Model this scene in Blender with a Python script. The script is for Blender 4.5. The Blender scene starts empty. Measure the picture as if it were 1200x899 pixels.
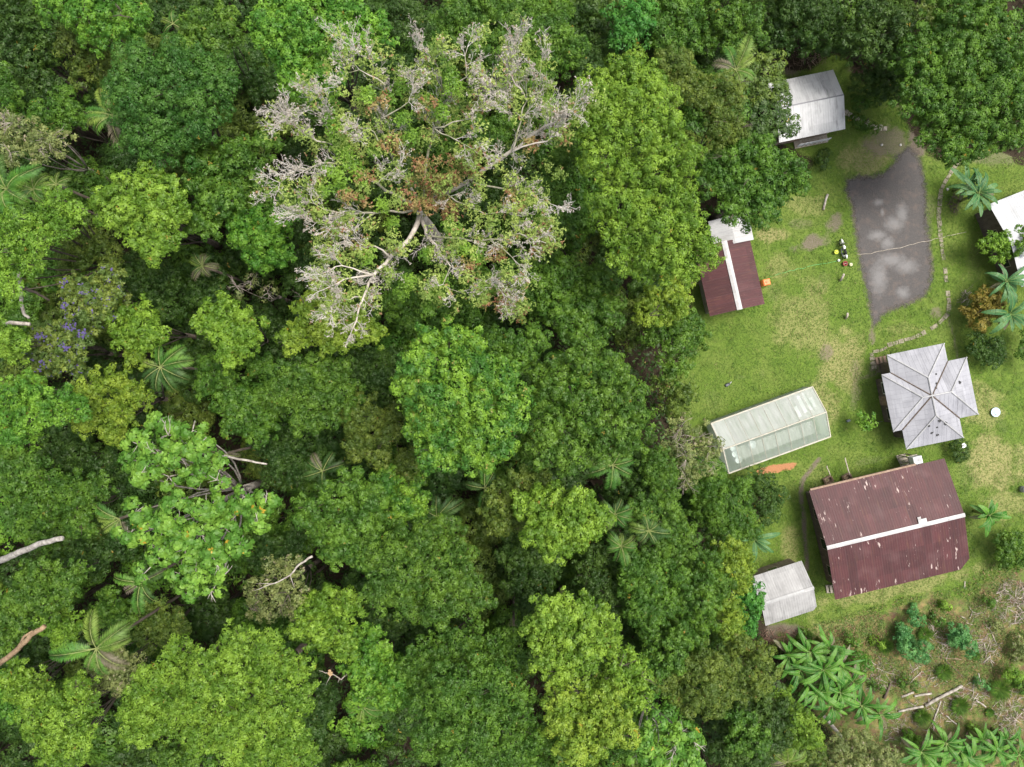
import bpy, bmesh, math, random
import numpy as np
from mathutils import Vector, Matrix

S = bpy.context.scene
COL = S.collection
R = math.radians
rng = np.random.default_rng(11)
random.seed(5)

# ------------------------------------------------------------------ camera, sky, sun, exposure
CAM_H = 70.0
cam = bpy.data.cameras.new('camera'); cam.sensor_width = 36.0; cam.lens = 26.25
cam.clip_start = 1.0; cam.clip_end = 5000.0
camo = bpy.data.objects.new('camera', cam); COL.objects.link(camo)
camo.location = (0, 0, CAM_H); camo.rotation_euler = (0, 0, 0)
S.camera = camo
SUN_ELEV, SUN_AZ = R(69), R(66)            # azimuth measured from +y (top of the photo) towards +x
w = bpy.data.worlds.new('World'); S.world = w; w.use_nodes = True
nt = w.node_tree; bg = nt.nodes['Background']
sky = nt.nodes.new('ShaderNodeTexSky'); sky.sky_type = 'NISHITA'; sky.sun_disc = False
sky.sun_elevation = SUN_ELEV; sky.sun_rotation = SUN_AZ
sky.air_density = 1.0; sky.dust_density = 3.0; sky.ozone_density = 1.0
hs = nt.nodes.new('ShaderNodeHueSaturation'); hs.inputs['Saturation'].default_value = 0.35      # thin bright cloud whitens the sky
nt.links.new(sky.outputs[0], hs.inputs['Color']); nt.links.new(hs.outputs[0], bg.inputs[0]); bg.inputs[1].default_value = 0.125
sl = bpy.data.lights.new('sun', 'SUN'); sl.energy = 2.4; sl.angle = R(26); sl.color = (1.0, 0.95, 0.87)
so = bpy.data.objects.new('sun', sl); COL.objects.link(so)
sd = Vector((math.sin(SUN_AZ)*math.cos(SUN_ELEV), math.cos(SUN_AZ)*math.cos(SUN_ELEV), math.sin(SUN_ELEV)))
so.rotation_euler = sd.to_track_quat('Z', 'Y').to_euler(); so.location = (0, 0, 200)
S.view_settings.view_transform = 'Standard'; S.view_settings.look = 'None'
S.view_settings.gamma = 1.0; S.view_settings.exposure = 1.05
S.view_settings.use_curve_mapping = False
S.cycles.max_bounces = 6; S.cycles.diffuse_bounces = 3; S.cycles.glossy_bounces = 2
S.cycles.transmission_bounces = 4; S.cycles.transparent_max_bounces = 8
S.cycles.use_denoising = True

# ------------------------------------------------------------------ helpers
def P(px, py, z=0.0):
    """survey point of the 1200x899 plan at height z, in metres"""
    s = 0.08*(CAM_H - z)/CAM_H
    return Vector(((px-600.0)*s, (449.5-py)*s, z))
def SC(z): return 0.08*(CAM_H - z)/CAM_H

class MB:
    def __init__(s): s.v = []; s.f = []
    def add(s, vs, fs):
        o = len(s.v); s.v += [tuple(p) for p in vs]; s.f += [tuple(i+o for i in q) for q in fs]
    def box(s, c, d, rz=0.0, M=None, bev=0.0):
        hx, hy, hz = d[0]/2, d[1]/2, d[2]/2
        Mx = Matrix.Translation(Vector(c)) @ Matrix.Rotation(rz, 4, 'Z')
        if M is not None: Mx = M @ Mx
        if bev <= 0:
            vs = [Mx @ Vector((x*hx, y*hy, z*hz)) for z in (-1, 1) for x, y in ((-1,-1),(1,-1),(1,1),(-1,1))]
            s.add(vs, [(3,2,1,0),(4,5,6,7),(0,1,5,4),(1,2,6,5),(2,3,7,6),(3,0,4,7)])
        else:
            vs = []
            for z, k in ((-hz, bev), (-hz+bev, 0), (hz-bev, 0), (hz, bev)):
                for x, y in ((-1,-1),(1,-1),(1,1),(-1,1)):
                    vs.append(Mx @ Vector((x*(hx-k), y*(hy-k), z)))
            fs = [(3,2,1,0),(12,13,14,15)]
            for l in range(3):
                for i in range(4):
                    j = (i+1) % 4; fs.append((l*4+i, l*4+j, l*4+4+j, l*4+4+i))
            s.add(vs, fs)
    def tube(s, pts, radii, n=6, cap=True):
        pts = [Vector(p) for p in pts]; o = len(s.v)
        if not hasattr(radii, '__len__'): radii = [radii]*len(pts)
        ref = Vector((0.31, 0.17, 0.93))
        for i, p in enumerate(pts):
            t = (pts[min(i+1, len(pts)-1)] - pts[max(i-1, 0)])
            if t.length < 1e-6: t = Vector((0, 0, 1))
            t.normalize()
            a = t.cross(ref)
            if a.length < 0.05: a = t.cross(Vector((1, 0, 0)))
            a.normalize(); b = t.cross(a)
            for k in range(n):
                q = p + (a*math.cos(2*math.pi*k/n) + b*math.sin(2*math.pi*k/n))*radii[i]
                s.v.append(tuple(q))
        for i in range(len(pts)-1):
            for k in range(n):
                k2 = (k+1) % n
                s.f.append((o+i*n+k, o+i*n+k2, o+(i+1)*n+k2, o+(i+1)*n+k))
        if cap:
            s.f.append(tuple(o+k for k in range(n))[::-1])
            s.f.append(tuple(o+(len(pts)-1)*n+k for k in range(n)))
    def lathe(s, prof, c=(0,0,0), n=20, M=None):
        o = len(s.v); c = Vector(c)
        for r, z in prof:
            for k in range(n):
                p = c + Vector((r*math.cos(2*math.pi*k/n), r*math.sin(2*math.pi*k/n), z))
                s.v.append(tuple(M @ p if M is not None else p))
        for i in range(len(prof)-1):
            for k in range(n):
                k2 = (k+1) % n
                s.f.append((o+i*n+k, o+i*n+k2, o+(i+1)*n+k2, o+(i+1)*n+k))
        s.f.append(tuple(o+k for k in range(n))[::-1]); s.f.append(tuple(o+(len(prof)-1)*n+k for k in range(n)))
    def build(s, name, mat, parent=None, smooth=False):
        me = bpy.data.meshes.new(name); me.from_pydata(s.v, [], s.f); me.update()
        if smooth: me.polygons.foreach_set('use_smooth', [True]*len(me.polygons))
        return link(name, me, mat, parent)

def link(name, me, mat, parent=None):
    o = bpy.data.objects.new(name, me); COL.objects.link(o)
    if mat is not None and not me.materials: me.materials.append(mat)
    if parent is not None: o.parent = parent
    return o
def tag(o, label, cat, group=None, kind=None):
    if label: o['label'] = label
    if cat: o['category'] = cat
    if group: o['group'] = group
    if kind: o['kind'] = kind
    return o
def thing(name, label, cat, loc=(0,0,0), rz=0.0, group=None):
    o = bpy.data.objects.new(name, None); COL.objects.link(o)
    o.empty_display_size = 0.3; o.location = loc; o.rotation_euler = (0, 0, rz)
    return tag(o, label, cat, group)
def dup(root, loc, rz, scale, label=None, group=None, colorless=True):
    r = root.copy(); COL.objects.link(r); r.location = loc; r.rotation_euler = (0, 0, rz); r.scale = scale
    if label: r['label'] = label
    if group: r['group'] = group
    for ch in list(root.children):
        c = ch.copy(); COL.objects.link(c); c.parent = r
        for g in ch.children:
            d = g.copy(); COL.objects.link(d); d.parent = c
    return r
def quads(V, attrs=None, name='leaves'):
    """V (N,k,3) -> mesh of N separate k-gons"""
    N, k = V.shape[:2]
    me = bpy.data.meshes.new(name)
    me.vertices.add(N*k); me.vertices.foreach_set('co', np.ascontiguousarray(V, dtype=np.float32).ravel())
    me.loops.add(N*k); me.loops.foreach_set('vertex_index', np.arange(N*k, dtype=np.int32))
    me.polygons.add(N); me.polygons.foreach_set('loop_start', np.arange(0, N*k, k, dtype=np.int32))
    me.polygons.foreach_set('loop_total', np.full(N, k, dtype=np.int32))
    for an, a in (attrs or {}).items():
        at = me.attributes.new(an, 'FLOAT', 'POINT'); at.data.foreach_set('value', np.repeat(a.astype(np.float32), k))
    me.update(calc_edges=True)
    return me

# ------------------------------------------------------------------ materials
def newmat(name):
    m = bpy.data.materials.new(name); m.use_nodes = True
    m.node_tree.nodes.clear(); return m, m.node_tree.nodes, m.node_tree.links
def nd(ns, t, **kw):
    n = ns.new(t)
    for k, v in kw.items():
        if hasattr(n, k): setattr(n, k, v)
    return n
def noise(ns, ls, vec, scale, detail=4, rough=0.6):
    n = ns.new('ShaderNodeTexNoise'); n.inputs['Scale'].default_value = scale
    n.inputs['Detail'].default_value = detail; n.inputs['Roughness'].default_value = rough
    if vec is not None: ls.new(vec, n.inputs['Vector'])
    return n.outputs['Fac']
def mapr(ns, ls, val, a, b, c=0.0, d=1.0):
    n = ns.new('ShaderNodeMapRange'); n.clamp = True
    ls.new(val, n.inputs[0])
    for i, x in zip((1,2,3,4), (a,b,c,d)): n.inputs[i].default_value = x
    return n.outputs[0]
def mixc(ns, ls, fac, a, b, mode='MIX'):
    n = ns.new('ShaderNodeMix'); n.data_type = 'RGBA'; n.blend_type = mode; n.clamp_factor = True
    if isinstance(fac, (int, float)): n.inputs[0].default_value = fac
    else: ls.new(fac, n.inputs[0])
    for i, x in ((6, a), (7, b)):
        if isinstance(x, tuple): n.inputs[i].default_value = (*x[:3], 1)
        else: ls.new(x, n.inputs[i])
    return n.outputs[2]
def math_(ns, ls, op, a, b=None):
    n = ns.new('ShaderNodeMath'); n.operation = op
    for i, x in enumerate((a, b)):
        if x is None: continue
        if isinstance(x, (int, float)): n.inputs[i].default_value = x
        else: ls.new(x, n.inputs[i])
    return n.outputs[0]
def objco(ns, ls, scale=None):
    t = ns.new('ShaderNodeTexCoord').outputs['Object']
    if scale is None: return t
    m = ns.new('ShaderNodeMapping'); m.inputs['Scale'].default_value = scale
    ls.new(t, m.inputs['Vector']); return m.outputs[0]
def attr(ns, name):
    n = ns.new('ShaderNodeAttribute'); n.attribute_name = name; return n.outputs['Fac']

def leaf_mat(name, base, tip, odd=(0.28, 0.2, 0.03), oddf=0.0015, trans=0.3):
    m, ns, ls = newmat(name)
    cl = mapr(ns, ls, noise(ns, ls, objco(ns, ls), 0.75, 3, .55), .34, .66, -.45, .45)
    c = mixc(ns, ls, mapr(ns, ls, math_(ns, ls, 'ADD', attr(ns, 'c'), cl), 0.2, 1.0), base, tip)
    oi = ns.new('ShaderNodeObjectInfo')
    hsv = ns.new('ShaderNodeHueSaturation'); ls.new(c, hsv.inputs['Color']); hsv.inputs['Saturation'].default_value = .99
    ls.new(mapr(ns, ls, oi.outputs['Random'], 0, 1, 0.495, 0.505), hsv.inputs['Hue'])
    ls.new(mapr(ns, ls, attr(ns, 'v'), 0, 1, 0.96, 1.30), hsv.inputs['Value'])
    c = mixc(ns, ls, mapr(ns, ls, attr(ns, 'o'), 1-oddf-0.001, 1-oddf), hsv.outputs[0], odd)
    d = ns.new('ShaderNodeBsdfDiffuse'); ls.new(c, d.inputs[0])
    t = ns.new('ShaderNodeBsdfTranslucent'); ls.new(mixc(ns, ls, 0.5, c, (0.16, 0.24, 0.02)), t.inputs[0])
    a = ns.new('ShaderNodeMixShader'); a.inputs[0].default_value = trans
    ls.new(d.outputs[0], a.inputs[1]); ls.new(t.outputs[0], a.inputs[2])
    g = ns.new('ShaderNodeBsdfGlossy'); g.inputs['Roughness'].default_value = 0.5
    g.inputs[0].default_value = (0.9, 0.95, 0.8, 1)
    b = ns.new('ShaderNodeMixShader'); b.inputs[0].default_value = 0.022
    ls.new(a.outputs[0], b.inputs[1]); ls.new(g.outputs[0], b.inputs[2])
    o = ns.new('ShaderNodeOutputMaterial'); ls.new(b.outputs[0], o.inputs[0])
    return m
def surf(name, col_fn, rough=0.8, bump=None, spec=0.3, metal=0.0):
    m, ns, ls = newmat(name)
    p = ns.new('ShaderNodeBsdfPrincipled'); o = ns.new('ShaderNodeOutputMaterial')
    c = col_fn(ns, ls)
    if isinstance(c, tuple): p.inputs['Base Color'].default_value = (*c[:3], 1)
    else: ls.new(c, p.inputs['Base Color'])
    p.inputs['Roughness'].default_value = rough; p.inputs['Metallic'].default_value = metal
    p.inputs['Specular IOR Level'].default_value = spec
    if bump:
        b = ns.new('ShaderNodeBump'); b.inputs['Strength'].default_value = bump[1]; b.inputs['Distance'].default_value = bump[2]
        ls.new(noise(ns, ls, objco(ns, ls), bump[0], 5), b.inputs['Height']); ls.new(b.outputs[0], p.inputs['Normal'])
    ls.new(p.outputs[0], o.inputs[0]); return m
def mottled(a, b, scale, sc3=None, lo=0.35, hi=0.65):
    def fn(ns, ls):
        return mixc(ns, ls, mapr(ns, ls, noise(ns, ls, objco(ns, ls, sc3), scale), lo, hi), a, b)
    return fn

LEAF = {
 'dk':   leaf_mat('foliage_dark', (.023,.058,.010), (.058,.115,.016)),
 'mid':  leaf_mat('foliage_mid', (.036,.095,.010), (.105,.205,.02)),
 'brt':  leaf_mat('foliage_bright', (.05,.15,.014), (.155,.30,.026)),
 'lime': leaf_mat('foliage_lime', (.075,.16,.012), (.20,.33,.032)),
 'yel':  leaf_mat('foliage_yellow', (.105,.18,.014), (.24,.325,.032), odd=(.4,.3,.03)),
 'oliv': leaf_mat('foliage_olive', (.056,.10,.014), (.14,.195,.028), odd=(.2,.14,.04), oddf=.004),
 'em':   leaf_mat('foliage_emerald', (.042,.125,.014), (.175,.305,.026), odd=(.28,.26,.06), oddf=.006),
 'gry':  leaf_mat('foliage_greyish', (.115,.15,.045), (.24,.27,.085), odd=(.35,.3,.2), oddf=.05),
 'cec':  leaf_mat('foliage_broad', (.062,.165,.018), (.165,.305,.035), odd=(.45,.3,.03), oddf=.004),
 'dome': leaf_mat('foliage_deep', (.028,.092,.012), (.072,.165,.022)),
 'viv':  leaf_mat('foliage_vivid', (.035,.145,.02), (.085,.24,.03)),
 'vio':  leaf_mat('foliage_flowering', (.07,.125,.025), (.17,.22,.035), odd=(.15,.11,.30), oddf=.05),
 'rust': leaf_mat('foliage_rusty', (.13,.16,.03), (.3,.2,.08), odd=(.3,.13,.07), oddf=.25),
 'pink': leaf_mat('foliage_dry_twigs', (.30,.265,.225), (.44,.40,.345), odd=(.25,.13,.08), oddf=.06, trans=.15),
 'palm': leaf_mat('palm_green', (.05,.15,.02), (.12,.24,.025)),
 'palmy': leaf_mat('palm_yellow', (.10,.18,.025), (.20,.28,.045)),
 'palmd': leaf_mat('palm_dark', (.032,.085,.018), (.065,.13,.022)),
 'palmb': leaf_mat('palm_dry', (.13,.11,.07), (.2,.17,.12)),
 'ban':  leaf_mat('banana_green', (.030,.125,.012), (.095,.225,.024), oddf=0.0),
 'band': leaf_mat('banana_bluegreen', (.038,.125,.042), (.085,.19,.065), oddf=0.0),
 'shr':  leaf_mat('shrub_bluegreen', (.05,.17,.045), (.12,.29,.075)),
 'emg':  leaf_mat('foliage_thin_yellowish', (.14,.21,.035), (.32,.39,.085), odd=(.35,.2,.1), oddf=.04),
 'ochre': leaf_mat('foliage_ochre', (.14,.12,.02), (.26,.2,.035)),
}
BARK = surf('bark', mottled((.05,.04,.03), (.11,.09,.07), 3.0, (1,1,.3)), .9, (6, .6, .03))
TWIGBARK = surf('dry_twig_bark', mottled((.19,.155,.13), (.36,.31,.27), 2), .9)
PALEBARK = surf('pale_bark', mottled((.22,.19,.16), (.47,.43,.38), 3.2), .9, (10, .7, .03))
WOOD = surf('weathered_wood', mottled((.28,.24,.19), (.46,.41,.34), 5.0), .85, (20, .4, .01))
DARKWOOD = surf('dark_wood', mottled((.07,.05,.04), (.13,.10,.075), 4.0), .85, (14, .4, .01))
BROWNWOOD = surf('brown_wood', mottled((.2,.13,.09), (.32,.23,.17), 4.0), .85, (14, .4, .01))

# ------------------------------------------------------------------ ground
def fbm(x, y, s, oct=4, seed=0):
    """cheap value noise for masks"""
    r = np.random.default_rng(seed); out = np.zeros_like(x); amp = 1.0; tot = 0
    for k in range(oct):
        g = r.random((64, 64)); u = x/s*(2**k); v = y/s*(2**k)
        i = np.floor(u).astype(int); j = np.floor(v).astype(int); fu = u-i; fv = v-j
        fu = fu*fu*(3-2*fu); fv = fv*fv*(3-2*fv)
        a = g[i % 64, j % 64]; b = g[(i+1) % 64, j % 64]; c = g[i % 64, (j+1) % 64]; d = g[(i+1) % 64, (j+1) % 64]
        out += amp*(a*(1-fu)*(1-fv)+b*fu*(1-fv)+c*(1-fu)*fv+d*fu*fv); tot += amp; amp *= .5
    return out/tot
def inpoly(x, y, poly):
    ins = np.zeros(x.shape, bool); n = len(poly)
    for i in range(n):
        x1, y1 = poly[i]; x2, y2 = poly[(i+1) % n]
        c = ((y1 > y) != (y2 > y)) & (x < (x2-x1)*(y-y1)/(y2-y1+1e-12)+x1); ins ^= c
    return ins
def segdist(x, y, pts):
    d = np.full(x.shape, 1e9)
    for (x1, y1), (x2, y2) in zip(pts[:-1], pts[1:]):
        L = (x2-x1)**2+(y2-y1)**2+1e-9
        t = np.clip(((x-x1)*(x2-x1)+(y-y1)*(y2-y1))/L, 0, 1)
        d = np.minimum(d, np.hypot(x-(x1+t*(x2-x1)), y-(y1+t*(y2-y1))))
    return d
def W2(pl): return [tuple(P(a, b)[:2]) for a, b in pl]
CLEAR = W2([(905,78),(985,72),(1045,100),(1072,150),(1100,182),(1260,182),(1260,960),(1020,960),(935,800),(893,742),
            (880,690),(872,640),(900,588),(850,565),(800,490),(788,440),(812,385),(812,330),(830,280),(865,262),(930,235),(943,190),(905,160)])
def sd_poly(x, y, poly):
    d = segdist(x, y, poly+[poly[0]]); return np.where(inpoly(x, y, poly), d, -d)
YARD = W2([(1064,172),(1078,186),(1084,215),(1085,255),(1090,295),(1092,325),(1085,345),(1066,356),(1046,362),(1034,370),(1026,380),(1022,380),
           (1021,366),(1017,345),(1011,322),(1006,296),(1002,262),(998,238),(991,222),(992,210),(1008,206),(1024,208),(1040,200),(1052,184)])
GARDEN = W2([(905,738),(960,742),(1010,728),(1060,712),(1130,700),(1165,672),(1260,650),(1260,960),(1010,960),(940,820)])
ax = np.concatenate([-np.array([2500,1500,900,500,300,180,120,90,75,65]), np.arange(-58, 58.1, .25), np.array([65,75,90,120,180,300,500,900,1500,2500])])
ay = np.concatenate([-np.array([2500,1500,900,500,300,180,120,90,75,60,52]), np.arange(-46, 46.1, .25), np.array([52,60,75,90,120,180,300,500,900,1500,2500])])
GX, GY = np.meshgrid(ax, ay)
sdc = sd_poly(GX, GY, CLEAR); sdy = sd_poly(GX, GY, YARD); sdg = sd_poly(GX, GY, GARDEN)
n1 = fbm(GX+900, GY+900, 3.0, 4, 1); n2 = fbm(GX+900, GY+900, .9, 3, 2); n3 = fbm(GX+900, GY+900, 7.0, 3, 3)
grass = np.clip((sdc + (n1-.5)*4.0)/1.2 + .5, 0, 1)
soil = np.zeros_like(GX); dry = np.zeros_like(GX); clay = np.zeros_like(GX)
def blob(arr, px, py, rx, ry, amt, rot=0.0, seed=4):
    c = P(px, py); s = .08; u = GX-c.x; v = GY-c.y; a = R(rot)
    u, v = u*math.cos(a)+v*math.sin(a), -u*math.sin(a)+v*math.cos(a)
    d = np.hypot(u/(rx*s), v/(ry*s)) + (fbm(GX+500, GY+500, 1.0, 4, seed)-.5)*1.3
    np.maximum(arr, np.clip((1.15-d)/.5, 0, 1)*amt, out=arr)
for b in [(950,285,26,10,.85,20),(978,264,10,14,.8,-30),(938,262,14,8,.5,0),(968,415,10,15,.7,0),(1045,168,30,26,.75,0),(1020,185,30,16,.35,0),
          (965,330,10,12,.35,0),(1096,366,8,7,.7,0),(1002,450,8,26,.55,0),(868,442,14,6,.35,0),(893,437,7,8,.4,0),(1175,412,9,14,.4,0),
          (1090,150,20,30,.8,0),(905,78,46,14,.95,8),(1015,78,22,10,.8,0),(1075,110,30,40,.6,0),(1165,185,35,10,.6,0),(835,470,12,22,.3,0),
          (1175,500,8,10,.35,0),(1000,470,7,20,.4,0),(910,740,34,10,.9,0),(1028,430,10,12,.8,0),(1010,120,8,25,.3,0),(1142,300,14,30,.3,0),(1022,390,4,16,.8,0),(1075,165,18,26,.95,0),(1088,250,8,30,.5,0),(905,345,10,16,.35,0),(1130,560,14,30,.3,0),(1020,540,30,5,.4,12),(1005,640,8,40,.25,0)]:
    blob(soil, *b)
for b in [(905,275,18,10,.8,0),(915,310,24,20,.5,0),(945,375,40,45,.55,0),(985,425,30,40,.7,0),(1165,545,40,40,.8,0),(1150,480,25,30,.6,0),
          (1010,185,34,22,.7,0),(1000,590,30,30,.3,0),(1050,690,120,14,.6,12),(925,640,14,26,.6,0),(965,470,24,30,.6,0),(940,240,30,14,.5,0),
          (1180,590,24,22,.6,0),(990,740,40,14,.8,0),(1060,385,26,8,.4,0),(960,560,20,20,.35,0),(1100,640,20,30,.2,0)]:
    blob(dry, *b, seed=8)
blob(clay, 911, 549, 27, 5, 1.0, 10, 12); blob(clay, 1095, 795, 35, 25, .33, 0, 5); blob(clay, 985, 770, 30, 20, .3, 0, 5)
dr = segdist(GX, GY, W2([(960,538),(952,548),(941,562),(938,578),(941,600),(944,640),(946,668)]))
soil = np.maximum(soil, np.clip((.34-dr)/.2+.3*(n2-.5), 0, 1)*.9)
d2 = segdist(GX, GY, W2([(858,338),(868,352),(915,330),(912,300)])); dry = np.maximum(dry, np.clip((.2-d2)/.2, 0, 1)*.5)
d3 = segdist(GX, GY, W2([(1112,375),(1118,395),(1122,420)])); soil = np.maximum(soil, np.clip((.25-d3)/.2, 0, 1)*.7)
d4 = segdist(GX, GY, W2([(1005,445),(1030,437)])); soil = np.maximum(soil, np.clip((.3-d4)/.2, 0, 1)*.6)
soil = np.maximum(soil, np.clip((sdy+.25+(n2-.5)*.9)/.5, 0, 1)*.85)
gard = np.clip((sdg+(n1-.5)*3)/1.0+.5, 0, 1)
gz = np.where(sdc < -1.0, (n3-.5)*1.2*np.clip((-sdc-1)/6, 0, 1), 0.0)
gz = np.where((np.abs(GX) > 60) | (np.abs(GY) > 48), 0, gz)
ny_, nx_ = GX.shape
me = bpy.data.meshes.new('ground')
co = np.stack([GX, GY, gz], -1).reshape(-1, 3)
idx = np.arange(nx_*ny_).reshape(ny_, nx_)
fq = np.stack([idx[:-1,:-1], idx[:-1,1:], idx[1:,1:], idx[1:,:-1]], -1).reshape(-1, 4)
me.vertices.add(len(co)); me.vertices.foreach_set('co', co.astype(np.float32).ravel())
me.loops.add(len(fq)*4); me.loops.foreach_set('vertex_index', fq.astype(np.int32).ravel())
me.polygons.add(len(fq)); me.polygons.foreach_set('loop_start', np.arange(0, len(fq)*4, 4, dtype=np.int32))
me.polygons.foreach_set('loop_total', np.full(len(fq), 4, dtype=np.int32))
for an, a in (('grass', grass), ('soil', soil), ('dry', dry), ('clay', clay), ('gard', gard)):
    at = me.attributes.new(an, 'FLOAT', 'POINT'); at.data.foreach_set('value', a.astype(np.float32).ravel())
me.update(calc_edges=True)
def ground_mat():
    m, ns, ls = newmat('ground_grass_and_soil')
    oc = objco(ns, ls)
    fine = noise(ns, ls, oc, 9.0, 6, .7); med = noise(ns, ls, oc, 1.3, 5, .6); big = noise(ns, ls, oc, .35, 4, .6)
    litter = mixc(ns, ls, mapr(ns, ls, fine, .35, .7), (.022,.017,.011), (.06,.045,.03))
    g = mixc(ns, ls, mapr(ns, ls, med, .3, .7), (.050,.105,.013), (.112,.18,.026))
    g = mixc(ns, ls, mapr(ns, ls, fine, .3, .75, 0, .7), g, (.15,.20,.04))
    g = mixc(ns, ls, mapr(ns, ls, noise(ns, ls, oc, 3.4, 6, .7), .52, .70, 0, .55), g, (.045,.10,.014))
    g = mixc(ns, ls, mapr(ns, ls, noise(ns, ls, oc, 2.1, 6, .75), .56, .74, 0, .55), g, (.19,.20,.075))
    g = mixc(ns, ls, mapr(ns, ls, big, .45, .62, 0, .55), g, (.15,.19,.045))
    def thr(name, lo=.3, hi=.7):
        a = math_(ns, ls, 'ADD', attr(ns, name), math_(ns, ls, 'MULTIPLY', math_(ns, ls, 'SUBTRACT', fine, .5), 1.1))
        return mapr(ns, ls, a, lo, hi)
    g = mixc(ns, ls, thr('dry', .2, 1.0), g, mixc(ns, ls, fine, (.24,.225,.09), (.33,.28,.14)))
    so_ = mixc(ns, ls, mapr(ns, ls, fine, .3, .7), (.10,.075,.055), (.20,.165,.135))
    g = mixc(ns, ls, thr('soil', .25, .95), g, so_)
    gd = mixc(ns, ls, mapr(ns, ls, med, .36, .58), (.13,.075,.045), (.105,.15,.035))
    gd = mixc(ns, ls, mapr(ns, ls, noise(ns, ls, oc, 2.3, 6, .7), .5, .68, 0, .85), gd, (.07,.048,.034))
    gd = mixc(ns, ls, mapr(ns, ls, noise(ns, ls, oc, .8, 5, .65), .52, .66, 0, .8), gd, (.27,.20,.085))
    gd = mixc(ns, ls, mapr(ns, ls, fine, .54, .72, 0, .7), gd, (.26,.20,.15))
    g = mixc(ns, ls, thr('gard', .3, .7), g, gd)
    g = mixc(ns, ls, thr('clay', .35, .6), g, mixc(ns, ls, fine, (.30,.125,.055), (.42,.22,.115)))
    c = mixc(ns, ls, thr('grass', .35, .65), litter, g)
    p = ns.new('ShaderNodeBsdfPrincipled'); ls.new(c, p.inputs['Base Color']); p.inputs['Roughness'].default_value = .95
    p.inputs['Specular IOR Level'].default_value = .1
    b = ns.new('ShaderNodeBump'); b.inputs['Strength'].default_value = .8; b.inputs['Distance'].default_value = .08
    ls.new(fine, b.inputs['Height']); ls.new(b.outputs[0], p.inputs['Normal'])
    o = ns.new('ShaderNodeOutputMaterial'); ls.new(p.outputs[0], o.inputs[0]); return m
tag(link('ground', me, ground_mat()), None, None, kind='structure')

# muddy yard: a sheet with a ragged rim
def ragged(poly, step=.15, amp=.3, seed=3):
    r = np.random.default_rng(seed); out = []
    for i in range(len(poly)):
        a = np.array(poly[i]); b = np.array(poly[(i+1) % len(poly)]); L = np.hypot(*(b-a)); n = max(1, int(L/step))
        for k in range(n): out.append(a+(b-a)*k/n)
    q = np.array(out)
    q[:, 0] += (fbm(q[:,0]+700, q[:,1]+700, .8, 4, seed)-.5)*2*amp; q[:, 1] += (fbm(q[:,0]+800, q[:,1]+700, .8, 4, seed+1)-.5)*2*amp
    return q
yx = np.arange(30.0, 41.6, .12); yy = np.arange(3.0, 23.0, .12); YX, YY = np.meshgrid(yx, yy); ye = sd_poly(YX, YY, YARD)
yi = np.arange(YX.size).reshape(YX.shape); yq = np.stack([yi[:-1,:-1], yi[:-1,1:], yi[1:,1:], yi[1:,:-1]], -1).reshape(-1, 4)
yq = yq[(ye.ravel()[yq] > -.75).all(1)]; us, inv = np.unique(yq, return_inverse=True); inv = inv.reshape(-1, 4)
me = bpy.data.meshes.new('yard'); me.from_pydata(np.stack([YX.ravel()[us], YY.ravel()[us], np.full(len(us), .004)], -1).tolist(), [], inv.tolist())
at = me.attributes.new('e', 'FLOAT', 'POINT'); at.data.foreach_set('value', ye.ravel()[us].astype(np.float32)); me.update()
def yard_mat():
    m, ns, ls = newmat('damp_dark_gravel_mud'); oc = objco(ns, ls)
    fine = noise(ns, ls, oc, 7, 6, .7); med = noise(ns, ls, oc, .9, 4, .55)
    c = mixc(ns, ls, mapr(ns, ls, fine, .3, .7), (.030,.026,.024), (.064,.056,.053))
    c = mixc(ns, ls, mapr(ns, ls, noise(ns, ls, oc, 1.1, 6, .7), .5, .7, 0, .7), c, (.105,.075,.06))
    # dried pale puddle beds with rims of their own
    acc = None
    for (px, py, rx, ry) in [(1057,250,7,12),(1048,262,12,9),(1028,276,11,6),(1040,285,8,8),(1029,237,6,4),(1034,249,2.5,4),(1030,325,10,20),(1058,343,8,7),(1062,312,14,9),(1045,305,18,8)]:
        p0 = P(px, py)
        mp = ns.new('ShaderNodeMapping'); mp.vector_type = 'TEXTURE'
        mp.inputs['Location'].default_value = p0; mp.inputs['Scale'].default_value = (rx*.08, ry*.08, 1); ls.new(oc, mp.inputs[0])
        ln = ns.new('ShaderNodeVectorMath'); ln.operation = 'LENGTH'; ls.new(mp.outputs[0], ln.inputs[0])
        v = mapr(ns, ls, math_(ns, ls, 'ADD', ln.outputs['Value'], math_(ns, ls, 'MULTIPLY', math_(ns, ls, 'SUBTRACT', noise(ns, ls, oc, 2.6, 6, .68), .5), 1.5)), 1.3, .25)
        acc = v if acc is None else math_(ns, ls, 'MAXIMUM', acc, v)
    c = mixc(ns, ls, math_(ns, ls, 'MULTIPLY', acc, .75), c, (.16,.153,.15))
    p = ns.new('ShaderNodeBsdfPrincipled'); ls.new(c, p.inputs['Base Color']); p.inputs['Roughness'].default_value = .7
    rim = math_(ns, ls, 'ADD', attr(ns, 'e'), math_(ns, ls, 'MULTIPLY', math_(ns, ls, 'SUBTRACT', noise(ns, ls, oc, 1.8, 8, .78), .5), 2.1))
    ls.new(mapr(ns, ls, rim, -.32, .36), p.inputs['Alpha'])
    b = ns.new('ShaderNodeBump'); b.inputs['Strength'].default_value = .5; b.inputs['Distance'].default_value = .04
    ls.new(fine, b.inputs['Height']); ls.new(b.outputs[0], p.inputs['Normal'])
    o = ns.new('ShaderNodeOutputMaterial'); ls.new(p.outputs[0], o.inputs[0]); return m
tag(link('yard', me, yard_mat()), None, None, kind='structure')

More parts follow.
